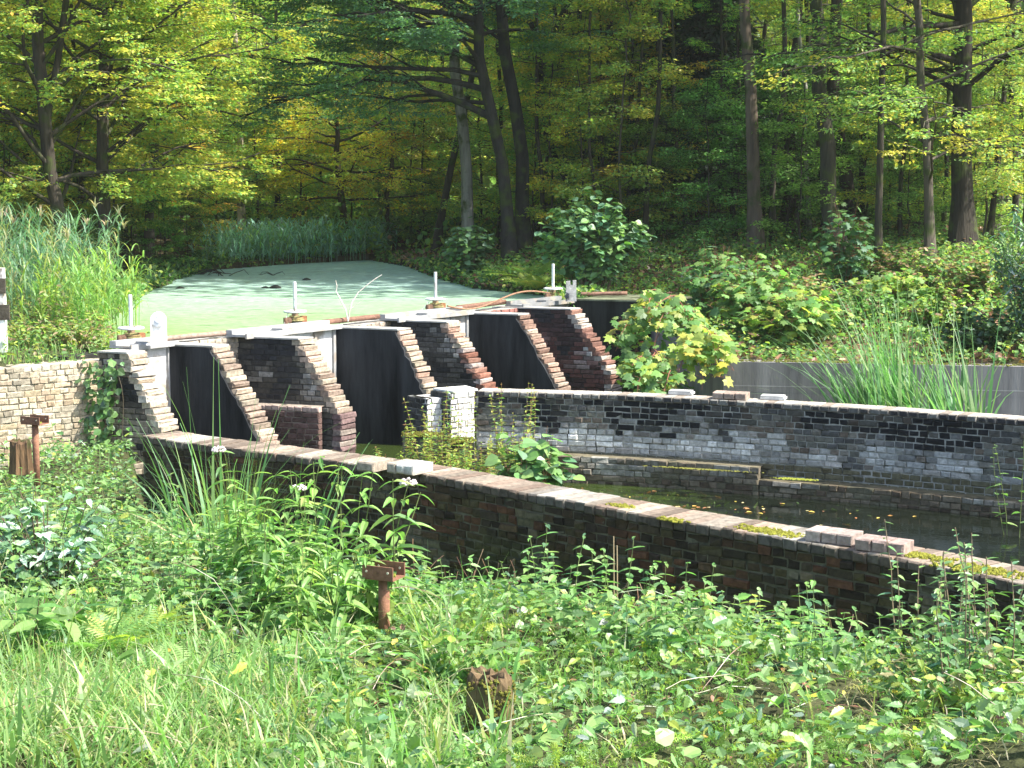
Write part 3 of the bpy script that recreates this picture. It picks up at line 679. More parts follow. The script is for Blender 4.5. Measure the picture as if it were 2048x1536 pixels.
# ------------------------------------------------------------------ ground
def inpoly(X, Y, P):
    P = np.asarray(P); r = np.zeros(X.shape, bool); j = len(P) - 1
    for i in range(len(P)):
        xi, yi, xj, yj = P[i][0], P[i][1], P[j][0], P[j][1]
        c = ((yi > Y) != (yj > Y)) & (X < (xj - xi) * (Y - yi) / (yj - yi + 1e-12) + xi); r ^= c; j = i
    return r
POND = [(-5.5, 21.6), (-6.0, 24.5), (-6.5, 28.48), (-6.98, 32.77), (-7.2, 37), (-7.1, 40.6), (-5.6, 43.3), (-3.8, 45.4), (-2.6, 42), (-1.6, 37.0), (-.74, 33.78), (1.0, 31.2), (.9, 30.5)]
CHAN = [(-4.8, 21.2), *[tuple(p) for p in NW], (7, 6), (20, 14), (16, 21.68), (10, 22.63), (6.6, 23.17), (3.0, 23.75), (2.92, 24.3), (2.55, 29.3), (1.5, 29.9), (.75, 30.15), (-5.6, 21.35)]
def dist_path(X, Y, P):
    d = np.full(X.shape, 1e9)
    for a, b in zip(P[:-1], P[1:]):
        a = np.array(a); b = np.array(b); ab = b - a; t = np.clip(((X - a[0]) * ab[0] + (Y - a[1]) * ab[1]) / (ab @ ab), 0, 1)
        d = np.minimum(d, np.hypot(X - a[0] - t * ab[0], Y - a[1] - t * ab[1]))
    return d
def sst(x, a, b): t = np.clip((x - a) / (b - a), 0, 1); return t * t * (3 - 2 * t)
def ground(X, Y):
    X = np.asarray(X, float); Y = np.asarray(Y, float)
    # foreground bank
    zf = 1.93 - .075 * np.clip(Y, 0, 24) + .06 * np.sin(X * 1.3 + Y * .7) + .05 * np.sin(X * 2.9 - Y * 1.7)
    d = dist_path(X, Y, NW)
    zb = np.interp(X, [-4, -2, -.6, 1.1, 2.6, 3.5, 5], [.35, .1, -.05, .08, .3, .45, .7])
    z1 = zb + (zf - zb) * sst(d, .35, 3.6)
    # behind everything: banks and forest floor
    dp = dist_path(X, Y, POND + [POND[0]])
    zl = 1.5 + .14 * sst(dp * 0 + dist_path(X, Y, LW), .2, 1.2) + .35 * sst(dp, .2, 5) + .3 * sst(Y, 35, 60)
    dc = dist_path(X, Y, pts)
    zr = 1.25 + 1.05 * sst(dc, .3, 8.5) + .25 * sst(dc, 8, 20)
    zr = np.where(X < 3.6, np.minimum(zr, 1.72 + .5 * sst(dp, .2, 4) + .1 * sst(dc, 0, 3)), zr)
    side = sst(X, -1.5, 1.5)
    z2 = zl * (1 - side) + zr * side + .05 * np.sin(X * 1.1) * np.cos(Y * .8)
    behind = (Y > np.interp(X, [-40, -9.2, -6.14, -4.89, -4.4, 1.5, 2.6, 3.6, 6.6, 10, 16, 40], [18.6, 18.6, 20.45, 21.5, 21.8, 29.7, 24.3, 23.6, 23.1, 22.6, 21.6, 18]))
    z = np.where(behind, z2, z1)
    z = np.where(inpoly(X, Y, CHAN), -.35 + .0 * X, z)
    inp = inpoly(X, Y, POND); z = np.where(inp, 1.3, z)
    return z
gx = np.concatenate([-np.geomspace(160, 12.5, 22), np.linspace(-12, 13, 150), np.geomspace(13.5, 160, 22)])
gy = np.concatenate([np.linspace(-30, 0, 6), np.linspace(1, 50, 300), np.geomspace(51, 260, 26)])
GX, GY = np.meshgrid(gx, gy); GZ = ground(GX, GY)
nz = np.array([N3(x, y, 0, 1.7) + .5 * N3(x, y, 5, 5) for x, y in zip(GX.ravel(), GY.ravel())]).reshape(GX.shape)
GZ = GZ + np.where((GZ > -.1), nz * .05, 0)
g = MB(); ny, nx = GX.shape
idx = (np.arange(ny - 1)[:, None] * nx + np.arange(nx - 1)[None]).ravel()
q = np.stack([idx, idx + 1, idx + nx + 1, idx + nx], -1)
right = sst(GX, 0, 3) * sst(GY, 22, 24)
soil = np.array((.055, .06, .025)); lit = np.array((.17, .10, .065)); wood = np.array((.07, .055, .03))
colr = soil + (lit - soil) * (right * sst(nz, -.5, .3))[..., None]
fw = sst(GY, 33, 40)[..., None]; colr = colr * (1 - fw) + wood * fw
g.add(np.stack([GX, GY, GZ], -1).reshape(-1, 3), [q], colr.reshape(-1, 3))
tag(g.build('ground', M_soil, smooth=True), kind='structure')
pw = MB(); e = .6; pp = [(x - (.5 if x < -3 and y < 44 else -.5), y + (.4 if y > 40 else 0)) for x, y in POND[1:-2]] + [(1.4, 31.0), (1.0, 30.1), (-5.4, 21.7)]
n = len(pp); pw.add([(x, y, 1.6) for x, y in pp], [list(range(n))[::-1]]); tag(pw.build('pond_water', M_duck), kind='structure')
cwt = MB(); cwt.add([(-5, 16, 0), (12, 4, 0), (20, 22, 0), (3, 30, 0), (-5, 24, 0)], [[[0, 1, 2, 3, 4]]]); 
# keep it on the channel side of the near wall
cwt = MB(); poly = [tuple(p + np.array([.15, .2])) for p in NW] + [(10, 10), (17, 16), (16, 21.6), (3, 23.6), (2.6, 29.3), (1.2, 29.5), (-4.2, 21.6)]
cwt.add([(x, y, 0) for x, y in poly], [list(range(len(poly)))]); tag(cwt.build('channel_water', M_water), kind='structure')
dt = MB(); dt.add([(-2.6, 15.9, .0), (-1.6, 14.6, .0), (.6, 13.0, .0), (1.6, 13.0, .0), (-.4, 15.05, 0), (-1.9, 16.3, .0)], [[[0, 1, 2, 3, 4, 5]]]); tag(dt.build('ditch_water', M_duck), kind='structure')
# mud bank with plants at the weir foot
mud = MB(); mx_, my_ = np.meshgrid(np.linspace(0, 1, 14), np.linspace(0, 1, 14))
PA, PB, PC_, PD = np.array((-3.6, 18.3)), np.array((.55, 16.0)), np.array((.9, 21.2)), np.array((-3.4, 22.8))
MP = (PA[None, None] * (1 - mx_[..., None]) + PB * mx_[..., None]) * (1 - my_[..., None]) + (PD * (1 - mx_[..., None]) + PC_ * mx_[..., None]) * my_[..., None]
MZ = .12 - .25 * sst(mx_, .55, 1.0) + .04 * R.normal(0, 1, mx_.shape); idx = (np.arange(13)[:, None] * 14 + np.arange(13)[None]).ravel()
mud.add(np.concatenate([MP, MZ[..., None]], -1).reshape(-1, 3), [np.stack([idx, idx + 1, idx + 15, idx + 14], -1)], (.06, .05, .03)); tag(mud.build('mud_bank', M_soil, smooth=True), kind='structure')

# ================================================================== VEGETATION
YG = (.37, .46, .085); YE = (.55, .50, .09); OR = (.56, .32, .04); GR = (.12, .24, .065); DG = (.05, .11, .03); BG = (.11, .22, .11); LG = (.23, .39, .11); BR = (.20, .11, .05); WS = (.42, .50, .42)

def curve(p0, d, L, n=7, droop=0.0, wob=.08, up=0.0):
    d = nrm(np.array(d, float)); p = np.array(p0, float); out = [p.copy()]
    for i in range(n - 1):
        d = nrm(d + R.normal(0, wob, 3) + np.array([0, 0, (up - droop) / (n - 1)])); p = p + d * L / (n - 1); out.append(p.copy())
    return np.array(out)
def interp(P, t):
    t = np.atleast_1d(t) * (len(P) - 1); i = np.clip(t.astype(int), 0, len(P) - 2); f = (t - i)[:, None]
    return P[i] * (1 - f) + P[i + 1] * f

def make_tree(name, loc, H, r, top=(0, 0), limbs=(3, 9), nl=22, L=(2.2, 3.6), el=(.35, .8), palette=((YG, 3), (GR, 2)), leaf=.085, per=26, sprays=7, canopy=True, twigs=5,
              barkc=(.10, .085, .065), seed=0, spec=None, flat=.28, fork=None, droop=.15, canc=None, wob=.05, vis=None):
    """trunk + limbs in one mesh, layered sprays of leaves in another, under an Empty"""
    global R
    keep = R; R = np.random.default_rng(1000 + seed)
    root = empty(name, (*loc, float(ground(*loc)) - .05))
    wood = MB(); crown = MB()
    n = 14; t = np.linspace(0, 1, n)
    wv = np.cumsum(R.normal(0, wob, (n, 2)), 0); wv -= wv[:1] + (wv[-1:] - wv[:1]) * t[:, None]
    TP = np.stack([top[0] * t + wv[:, 0], top[1] * t + wv[:, 1], t * H], 1)
    rr = r * (1 - .72 * t) + r * .55 * np.exp(-t * H / .35)
    wood.tube(TP, rr, 11, barkc, .05)
    stems = [(TP, r)]
    if fork:
        for (z0, dx, dy, fr) in fork:
            p0 = interp(TP, z0 / H)[0]; FP = curve(p0, (dx, dy, 1), H - z0, 10, wob=.05, up=.5); wood.tube(FP, np.linspace(r * fr, r * .2, 10), 8, barkc, .05); stems.append((FP, r * fr))
    cs, ws = [c for c, _ in palette], [w_ for _, w_ in palette]
    todo = []
    if spec: todo += [(z_, a_, L_, e_, f_) for z_, a_, L_, e_, f_ in spec]
    ga = R.uniform(0, 6)
    for i in range(nl):
        z_ = limbs[0] + (limbs[1] - limbs[0]) * (i + R.random()) / nl; ga += 2.4 + R.normal(0, .4)
        todo.append((z_, ga, R.uniform(*L) * (1 - .45 * (z_ / H)), R.uniform(*el), None))
    P_, D_, S_ = [], [], []
    for z_, a_, L_, e_, f_ in todo:
        SP, sr = stems[R.integers(len(stems))] if (z_ > H * .4 and f_ is None) else stems[0]
        tt = clampf((z_ - SP[0][2]) / (SP[-1][2] - SP[0][2] + 1e-6)); p0 = interp(SP, tt)[0]
        d0 = (math.cos(a_) * math.cos(e_), math.sin(a_) * math.cos(e_), math.sin(e_))
        lp = curve(p0, d0, L_, 9, droop=droop + (.5 * math.sin(e_)), wob=.10)
        lr = max(.010, (f_ or 1) * min(r * .34, .018 * L_)); wood.tube(lp, np.linspace(lr, .006, 9), 5, barkc)
        for k in range(twigs):
            ta = .22 + .78 * (k + R.random()) / twigs; q = interp(lp, ta)[0]; sd = 1 if k % 2 else -1
            az = a_ + sd * R.uniform(.4, 1.1); tl = L_ * R.uniform(.22, .42) * (1.15 - ta * .5)
            tp = curve(q, (math.cos(az), math.sin(az), R.uniform(-.1, .35)), tl, 6, droop=.25, wob=.12)
            wood.tube(tp, np.linspace(lr * .45, .004, 6), 4, barkc)
            for j in range(sprays):
                c = interp(tp, R.uniform(.15, 1.05))[0]
                m = R.poisson(per); az2 = az + R.normal(0, .5); al = R.uniform(-.1, .42, m); la = R.normal(0, .11, m)
                pp_ = c + np.stack([np.cos(az2) * al - np.sin(az2) * la, np.sin(az2) * al + np.cos(az2) * la, R.normal(0, .018, m) - .15 * al * al - .04 * j], 1)
                P_.append(pp_); dd = R.normal(0, .8, (m, 3)); dd[:, 0] += math.cos(az2); dd[:, 1] += math.sin(az2); dd[:, 2] = R.normal(-.25, .3, m); D_.append(dd)
    if P_:
        P_ = np.concatenate(P_); D_ = np.concatenate(D_); m = len(P_)
        Nn = R.normal(0, flat, (m, 3)); Nn[:, 2] += 1
        # colour follows clumps, so that whole sprays turn together
        cl = pal(m, cs, ws, .22); reg = np.array([N3(*p, 1.1) for p in P_[::8]]).repeat(8)[:m]
        reg = np.pad(reg, (0, m - len(reg)), 'edge'); alt = pal(m, [cs[-1]], None, .2); mk = (reg > .22)[:, None]; cl = np.where(mk, alt, cl)
        leaves(crown, 'kite' if leaf < .12 else 'small', P_, D_, Nn, R.uniform(.7, 1.25, m) * leaf, cl)
    if canopy:
        # unseen high canopy, added to shade the wood below: fewer, bigger leaf sprays
        m = 420; a = R.uniform(0, 6.28, m); rr_ = np.sqrt(R.random(m)) * 3.2; zc = R.uniform(.66, 1.08, m) * H
        pp_ = np.stack([top[0] + rr_ * np.cos(a), top[1] + rr_ * np.sin(a), zc], 1); dd = rdir(m); Nn = R.normal(0, .5, (m, 3)); Nn[:, 2] += 1
        leaves(crown, 'small', pp_, dd, Nn, R.uniform(.2, .42, m), pal(m, canc or cs, None if canc else ws, .2))
    wood.build('trunk', M_bark, root, smooth=True)
    if crown.n: crown.build('crown', M_leaf, root)
    R = keep
    return root
def put(proto, px, Y, s=1.0, rz=None, label=None, cat=None, group=None, tint=None, tilt=(0, 0), bark=None, first=[None]):
    o = copy_tree(proto); x = at(px, Y=Y)[0]; o.location = (x, Y, float(ground(x, Y)) - .05); o.scale = (s, s, s)
    o.rotation_euler = (tilt[0], tilt[1], R.uniform(0, 6.28) if rz is None else rz)
    tag(o, label, cat, group)
    for ch in o.children:
        if ch.name.startswith('crown') and tint: ch.color = (*tint, 1)
        if ch.name.startswith('trunk') and bark: ch.color = (*bark, 1)
    return o
# ---- individual trees
def TR(px, by, tx, H=15, **k):
    """place by foot pixel (px, by) and the pixel column of the trunk at the top edge of the photo"""
    Y = k.pop('Y'); x = at(px, Y=Y)[0]; topz = CH + 350 / F * Y; gz = float(ground(x, Y))
    lean = ((tx - 1024) / F * Y - x) / (topz - gz)
    return dict(loc=(x, Y), H=H, top=(lean * H, k.pop('dy', 0)), **k)
BEECH = ((YG, 5), (LG, 3), (OR, .25), (YE, 1.4)); OAK = (((.16, .31, .17), 4), ((.15, .30, .08), 3), (LG, 1.2), ((.13, .26, .14), 1)); MIX = (((.2, .36, .09), 3), (YG, 3.5), ((.3, .46, .12), 3), (YE, .5)); DARK = (((.16, .32, .09), 4), (DG, 1), (LG, 2), (YG, 1)); GOLD = (((.85, .72, .08), 3), ((.85, .50, .06), 2), ((.7, .7, .1), 1))
def T(o, label, cat='tree', group=None): return tag(o, label, cat, group)
T(make_tree('beech_tree', r=.145, limbs=(1.3, 11), nl=38, L=(3.4, 5.2), el=(.35, .85), palette=BEECH, sprays=10, per=30, seed=1, leaf=.09, twigs=6, canopy=False, barkc=(.06, .05, .04), wob=.09,
   spec=[(2.9, .1, 4.6, .75, .9), (2.0, 2.9, 3.4, .8, .8), (4.2, -.2, 4.8, .8, .9)], fork=[(3.1, .2, .1, .5)], **TR(140, 440, 118, Y=33)), 'yellow-green beech tree with dark forked trunk rising behind the tall reeds', 'tree')
T(make_tree('beech_tree', r=.14, limbs=(1.6, 11), nl=34, L=(3.0, 4.6), el=(.3, .8), palette=BEECH, sprays=10, per=30, seed=2, leaf=.09, twigs=6, canopy=False, barkc=(.06, .05, .04), spec=[(2.4, .0, 4.4, .75, .8), (3.6, -.35, 4.8, .7, .8), (1.7, -.6, 2.6, .4, .7)], **TR(206, 540, 204, Y=34.5)), 'straight dark beech trunk with golden low sprays reaching over the pond', 'tree')
T(make_tree('beech_tree', r=.11, limbs=(1.5, 10), nl=24, L=(3, 4.6), el=(.2, .7), palette=((YG, 4), (YE, 3), (LG, 2)), sprays=7, per=17, seed=3, canopy=False, **TR(300, 480, 330, Y=40)), 'yellow beech with thin trunk standing right of the two dark left trunks', 'tree')
T(make_tree('pine_tree', r=.10, limbs=(6.5, 9.5), nl=6, L=(1.5, 2.4), palette=MIX, per=10, seed=4, barkc=(.5, .42, .32), canopy=False, **TR(487, 472, 474, Y=47.5)), 'slim pale barked pine trunk standing behind the far reeds', 'tree')
# the grey trunk and the oak reaching over the pond
T(make_tree('tall_tree', r=.155, limbs=(6, 11), nl=9, L=(2, 3), palette=OAK, per=12, seed=5, canopy=False, barkc=(.20, .19, .165), canc=[BG, GR], **TR(944, 482, 903, Y=40)), 'smooth grey straight trunk beside the oak limbs on the right pond bank', 'tree')
W_ = math.pi
T(make_tree('oak_tree', r=.15, limbs=(4.5, 11), nl=22, L=(3, 4.6), el=(.2, .8), palette=OAK, sprays=11, per=26, seed=6, leaf=.09, canopy=False, barkc=(.035, .032, .028), wob=.14, droop=.1,
   spec=[(3.9, W_ + .1, 5.0, .35, 1.5), (4.4, W_ - .15, 5.6, .55, 1.4), (4.2, W_ + .35, 5.4, .3, 1.2), (5.6, W_ - .3, 5.6, .3, 1.2), (3.6, W_ - .4, 4.4, .25, 1.), (3.3, W_ + .2, 4.6, .42, 1.8), (5.2, W_ + .1, 5.4, .6, 1.8), (6.0, W_ - .2, 5.2, .7, 1.5), (5.4, W_ + .5, 4.2, .35, 1.5), (6.4, W_ + .2, 5.6, .35, 1.5), (4.9, W_ - .6, 4.4, .4, 1.), (5.0, W_ + .25, 5.8, .5, .7), (5.6, W_ - .05, 6.2, .42, .7), (6.2, W_ + .4, 5.6, .5, .7), (6.8, W_ - .1, 6.0, .3, .7), (4.6, W_ - .3, 6.0, .35, .7), (7.2, W_ + .15, 6.2, .25, .7), (5.8, W_ + .7, 5.0, .4, .7), (7.0, W_ - .5, 5.6, .3, .7)], twigs=8, **TR(1022, 510, 935, Y=37.5)), 'blue-green oak with long dark crooked limbs reaching left over the pond', 'tree')
T(make_tree('oak_tree', r=.17, limbs=(4.5, 11), nl=14, L=(2.4, 3.6), palette=((GR, 3), (YG, 2), (BG, 2)), per=14, seed=7, canopy=False, barkc=(.03, .028, .024), wob=.1, **TR(1046, 500, 1022, Y=38.5)), 'thick nearly black trunk just right of the crooked limbed oak', 'tree')
T(make_tree('oak_tree', r=.085, limbs=(4.2, 10), nl=12, L=(2, 3.2), palette=MIX, per=14, seed=8, canopy=False, barkc=(.04, .036, .03), wob=.2, fork=[(4.4, .5, 0, .8)], **TR(1118, 470, 1058, Y=41)), 'thin dark bending tree that forks high between the black trunk and the wood', 'tree')
T(make_tree('tall_tree', r=.125, limbs=(3, 11), nl=14, L=(1.8, 3), palette=MIX, per=14, seed=9, canopy=False, barkc=(.055, .045, .035), **TR(1228, 455, 1204, Y=42)), 'straight dark trunk above the round-leaved shrub on the right bank', 'tree')
T(make_tree('tall_tree', r=.145, limbs=(7, 12), nl=10, L=(2, 3.4), palette=MIX, per=14, seed=10, barkc=(.11, .085, .065), wob=.04, **TR(1512, 500, 1481, Y=36)), 'mossy reddish grey trunk standing alone at the front of the right wood', 'tree')
T(make_tree('tall_tree', r=.175, limbs=(5, 12), nl=12, L=(2, 3.4), palette=DARK, per=14, seed=11, barkc=(.05, .047, .035), wob=.08, **TR(1680, 520, 1606, Y=35)), 'leaning thick dark trunk, left one of the touching pair in the right wood', 'tree')
T(make_tree('tall_tree', r=.165, limbs=(5, 12), nl=10, L=(2, 3.4), palette=DARK, per=14, seed=12, barkc=(.055, .045, .035), **TR(1692, 500, 1668, Y=38)), 'upright dark trunk, right one of the touching pair in the right wood', 'tree')
T(make_tree('tall_tree', r=.07, limbs=(3, 11), nl=12, L=(1.8, 2.8), palette=((LG, 3), (YG, 3), (GR, 2)), per=16, seed=13, barkc=(.045, .04, .03), wob=.03, **TR(1757, 525, 1748, Y=31.5)), 'slender straight dark trunk rising from the top of the right bank', 'tree')
T(make_tree('beech_tree', r=.22, limbs=(3.0, 11), nl=34, L=(3.2, 5.2), el=(.1, .7), palette=((LG, 5), (YG, 3), (GR, 3)), sprays=8, per=17, seed=14, barkc=(.03, .026, .02), spec=[(3.6, W_ + .3, 4.6, .35, .55), (4.6, W_ - .1, 5.2, .3, .55), (3.3, -1.4, 3.8, .2, .5), (5.2, W_ + .6, 5, .3, .5)], **TR(1925, 515, 1895, Y=34)), 'broad very dark trunk under bright green beech sprays at the right edge', 'tree')
T(make_tree('birch_tree', r=.05, limbs=(6, 11), nl=8, L=(1.5, 2.4), palette=MIX, per=12, seed=15, barkc=(.42, .40, .34), wob=.08, **TR(1618, 475, 1600, Y=39)), 'very thin pale birch stem left of the touching pair of trunks', 'tree')
T(make_tree('beech_tree', r=.09, limbs=(1.5, 9), nl=26, L=(2.6, 4.2), el=(.15, .6), palette=((LG, 5), (YG, 3), (YE, .6)), sprays=8, per=17, seed=16, **TR(1860, 500, 1820, Y=32)), 'bright leafy young beech spreading sprays in front of the right wood', 'tree')
T(make_tree('maple_tree', r=.12, limbs=(1.2, 4.0), nl=22, L=(2.2, 3.4), el=(.05, .5), palette=GOLD, sprays=8, per=15, seed=17, canopy=False, barkc=(.07, .055, .04), **TR(690, 452, 680, H=5.0, Y=46.6)), 'small orange and gold maple glowing behind the far end of the pond', 'tree')
T(make_tree('maple_tree', r=.08, limbs=(1.2, 5), nl=14, L=(1.8, 2.8), el=(.05, .5), palette=((YE, 3), (YG, 3), (OR, .7)), sprays=8, per=15, seed=18, canopy=False, **TR(770, 452, 790, H=6, Y=48)), 'yellow leaved young maple right of the orange one behind the pond', 'tree')
T(make_tree('tall_tree', r=.10, limbs=(4, 10), nl=8, L=(2, 3), palette=MIX, per=12, seed=19, canopy=False, barkc=(.06, .05, .04), **TR(870, 480, 990, Y=45)), 'dark trunk leaning to the right between the golden maple and the grey trunk', 'tree')
T(make_tree('tall_tree', r=.085, limbs=(3, 10), nl=12, L=(2, 3), palette=MIX, per=14, seed=20, barkc=(.05, .045, .035), **TR(1345, 470, 1318, Y=44)), 'thin dark trunk left of the dark spruce in the right wood', 'tree')
# spruce
def spruce(loc, H, seed, col):
    global R
    keep = R; R = np.random.default_rng(seed); root = empty('spruce_tree', (*loc, float(ground(*loc)))); wd = MB(); cr = MB()
    wd.tube([(0, 0, 0), (0, .02, H * .5), (0, 0, H)], [.15, .1, .02], 8, (.07, .05, .04)); z = 1.6; P_, D_, N_ = [], [], []
    while z < H - .3:
        L = 2.3 * (1 - z / H) + .3
        for a in np.linspace(0, 6.28, 8)[:-1] + R.uniform(0, 1):
            lp = curve((0, 0, z), (math.cos(a), math.sin(a), .05), L * R.uniform(.75, 1.1), 6, droop=.5, wob=.05, up=.1); wd.tube(lp, np.linspace(.02, .004, 6), 4, (.06, .05, .04))
            m = int(150 * L); tt = R.uniform(.08, 1, m); q = interp(lp, tt); sd = R.normal(0, .13, m) * (1.1 - tt * .6) * 2
            q = q + np.stack([-np.sin(a) * sd, np.cos(a) * sd, -np.abs(sd) * .5 + R.normal(0, .03, m) - .1 * R.random(m)], 1)
            P_.append(q); D_.append(np.stack([np.cos(a) - np.sin(a) * np.sign(sd) * .8, np.sin(a) + np.cos(a) * np.sign(sd) * .8, np.full(m, -.5)], 1) + R.normal(0, .3, (m, 3))); 
        z += .34
    P_ = np.concatenate(P_); D_ = np.concatenate(D_); m = len(P_); leaves(cr, 'kite', P_, D_, R.normal(0, .5, (m, 3)) + [0, 0, 1], R.uniform(.09, .17, m), pal(m, [col, (.03, .055, .03)], None, .2))
    wd.build('trunk', M_bark, root); cr.build('crown', M_leaf, root); R = keep; return root
sp = spruce((at(1400, Y=41)[0], 41), 9.5, 5, (.035, .065, .035)); T(sp, 'dark blue-green spruce in the middle of the right wood')
o = copy_tree(sp); x = at(1305, Y=47)[0]; o.location = (x, 47, float(ground(x, 47))); o.scale = (.8,) * 3; o.rotation_euler = (0, 0, 2); T(o, 'smaller spruce farther back, left of the dark blue-green one')
# ---- woodland trees copied from a few grown ones
protoA = make_tree('forest_tree', (at(1180, Y=46)[0], 46), 14, .11, limbs=(3.5, 11), nl=18, L=(1.8, 3), palette=MIX, per=18, seed=31, barkc=(.055, .047, .038), canopy=False)
protoB = make_tree('forest_tree', (at(1440, Y=44)[0], 44), 16, .10, limbs=(5, 12), nl=12, L=(1.8, 3), palette=DARK, per=15, seed=32, barkc=(.05, .042, .035), canopy=True, wob=.09)
protoC = make_tree('forest_tree', (at(760, Y=56)[0], 56), 12, .11, limbs=(1.2, 10.5), nl=34, L=(2.4, 4.2), sprays=8, palette=((LG, 4), (YG, 4), (YE, 1.2)), per=22, seed=33, barkc=(.07, .06, .045), canopy=False, leaf=.11)
protoS = make_tree('young_tree', (at(1230, Y=37)[0], 37), 6.5, .035, limbs=(.5, 6), nl=22, L=(1.1, 2.0), el=(.1, .7), palette=((YG, 4), (LG, 3), (YE, 1)), per=19, sprays=6, seed=34, barkc=(.07, .06, .045), canopy=False, twigs=4)
protoU = make_tree('young_tree', (at(1570, Y=38)[0], 38), 4.5, .03, limbs=(.2, 4.2), nl=22, L=(1.0, 1.8), el=(.1, .8), palette=((GR, 4), (DG, 1.5), (LG, 1.5)), per=18, sprays=6, seed=35, barkc=(.05, .045, .035), canopy=False, twigs=4)
for o_, lb, gp in [(protoA, 'tall dark-trunked tree with a thin green crown deep in the right wood', 'trees deep in the right wood'), (protoB, 'tall dark-trunked tree with a thin green crown deep in the right wood', 'trees deep in the right wood'),
              (protoC, 'yellow-green tree in the wood behind the pond', 'trees behind the pond'), (protoS, 'thin young tree with yellow-green sprays under the wood', 'young trees under the wood'), (protoU, 'low dark green bushy young tree on the shaded wood floor', 'dark young trees under the wood')]:
    T(o_, lb, 'tree', gp)
GA = 'trees deep in the right wood'; LA = protoA['label']
for i, (px, Y, tx, s) in enumerate([(1165, 43, 1155, .85), (1290, 50, 1285, 1), (1400, 47, 1384, .9), (1560, 41, 1552, 1), (1460, 52, 1450, 1), (1100, 48, 1090, .9), (1620, 55, 1615, 1.1), (1830, 42, 1815, 1.0), (1985, 40, 1950, .8), (1745, 50, 1740, 1.1),
                                 (1240, 58, 1235, 1.2), (1345, 62, 1340, 1.2), (1520, 60, 1520, 1.2), (1880, 52, 1880, 1.2), (2030, 48, 2010, 1.1), (1000, 55, 985, 1.0), (1690, 62, 1690, 1.3), (1150, 64, 1150, 1.3), (1960, 60, 1955, 1.3), (1060, 62, 1060, 1.2), (1790, 60, 1790, 1.1), (1430, 38.5, 1440, .5), (1135, 42, 1120, .6), (1205, 40.5, 1195, .5), (1268, 43, 1275, .7), (1375, 44, 1370, .7), (1475, 46, 1470, .9), (1545, 47, 1535, .8), (1590, 43, 1580, .6), (1640, 48, 1640, .9), (1720, 43, 1725, .7), (1785, 44, 1790, .8), (1850, 47, 1850, .9), (1990, 43, 1975, .7), (1090, 43, 1085, .5), (1325, 48, 1310, .8), (1070, 44, 1075, .7), (1200, 50, 1190, .8)]):
    p = protoA if px < 1330 else [protoA, protoB][i % 2]; k = math.atan((tx - px) / F * Y / (350 / F * Y + 1.5))
    put(p, px, Y, s, label=LA, cat='tree', group=GA, tilt=(0, k), tint=(R.uniform(.85, 1.25), R.uniform(.85, 1.2), R.uniform(.8, 1.1)), bark=(R.uniform(.8, 1.5),) * 3)
for i, (px, Y, s) in enumerate([(60, 44, 1), (-60, 40, 1), (55, 38.5, .8), (255, 42, .75), (400, 47, .7), (170, 38.5, .7), (560, 50, .8), (880, 52, .8), (340, 50, .8), (380, 52, 1), (560, 60, 1.1), (680, 66, 1.2), (830, 58, 1), (450, 68, 1.2), (240, 56, 1.1), (120, 60, 1.1), (-20, 56, 1.1), (900, 66, 1.2), (600, 78, 1.4), (330, 74, 1.3), (780, 80, 1.4), (160, 72, 1.3), (960, 76, 1.4), (520, 54, .8), (270, 46, .6), (370, 45, .55)]):
    put(protoC, px, Y, s, label=protoC['label'], cat='tree', group='trees behind the pond', tint=(R.uniform(1.0, 1.45), R.uniform(1.1, 1.4), R.uniform(1.0, 1.8)), tilt=(0, R.normal(0, .03)))
for i, (px, Y, s) in enumerate([(1110, 40, .9), (1170, 39, .8), (1270, 41, 1), (1350, 40, .7), (1060, 41, .8), (990, 44, .9), (920, 46, .8), (1450, 43, .9), (1780, 37, .7), (1840, 39, .9), (1960, 36, .8), (2040, 35, .9), (840, 50, 1), (700, 52, .9), (560, 50, .8), (450, 51, .9), (380, 44, .7), (330, 42, .6), (270, 41, .7), (60, 40, 1), (-30, 37, 1), (180, 45, .9), (100, 38, .8),
                                 (1140, 46, 1.1), (1220, 47, 1.1), (1040, 49, 1.1), (1300, 44, 1.1), (880, 56, 1.2), (760, 60, 1.2), (640, 58, 1.1), (500, 60, 1.2), (1900, 44, 1.1), (2000, 46, 1.1), (960, 50, 1.2), (230, 39, .8), (20, 36, .8), (345, 47, .9), (430, 47.5, .9), (520, 48, .9), (610, 49, .9), (820, 49, .8), (1130, 43, 1), (1200, 44, 1), (1260, 46, 1.1), (1800, 41, 1), (1920, 41, 1), (1700, 41, .9)]):
    put(protoS, px, Y, s, label=protoS['label'], cat='tree', group='young trees under the wood', tint=(R.uniform(.95, 1.45), R.uniform(.95, 1.25), R.uniform(.9, 1.4)))
for i, (px, Y, s) in enumerate([(1330, 38, .8), (1410, 37, .8), (1470, 38, .9), (1600, 36, .8), (1660, 40, 1), (1730, 38, .9), (1810, 36, .7), (1880, 38, .9), (1950, 38, 1), (1380, 42, 1), (1520, 42, 1.1), (1620, 44, 1.1), (1700, 46, 1.1), (1780, 46, 1.1), (1290, 40, .8), (1180, 42, .7), (2030, 40, 1), (1440, 48, 1.2), (1560, 50, 1.2), (1340, 50, 1.2), (1860, 50, 1.2), (1980, 52, 1.2), (1250, 52, 1), (1090, 52, 1), (30, 38, .8), (230, 42, .7), (160, 39, .6), (320, 39, .45), (375, 41.5, .4), (780, 48, .5), (850, 47, .5)]):
    put(protoU, px, Y, s, label=protoU['label'], cat='tree', group='dark young trees under the wood', tint=(R.uniform(.9, 1.4), R.uniform(.9, 1.25), R.uniform(.8, 1.2)))
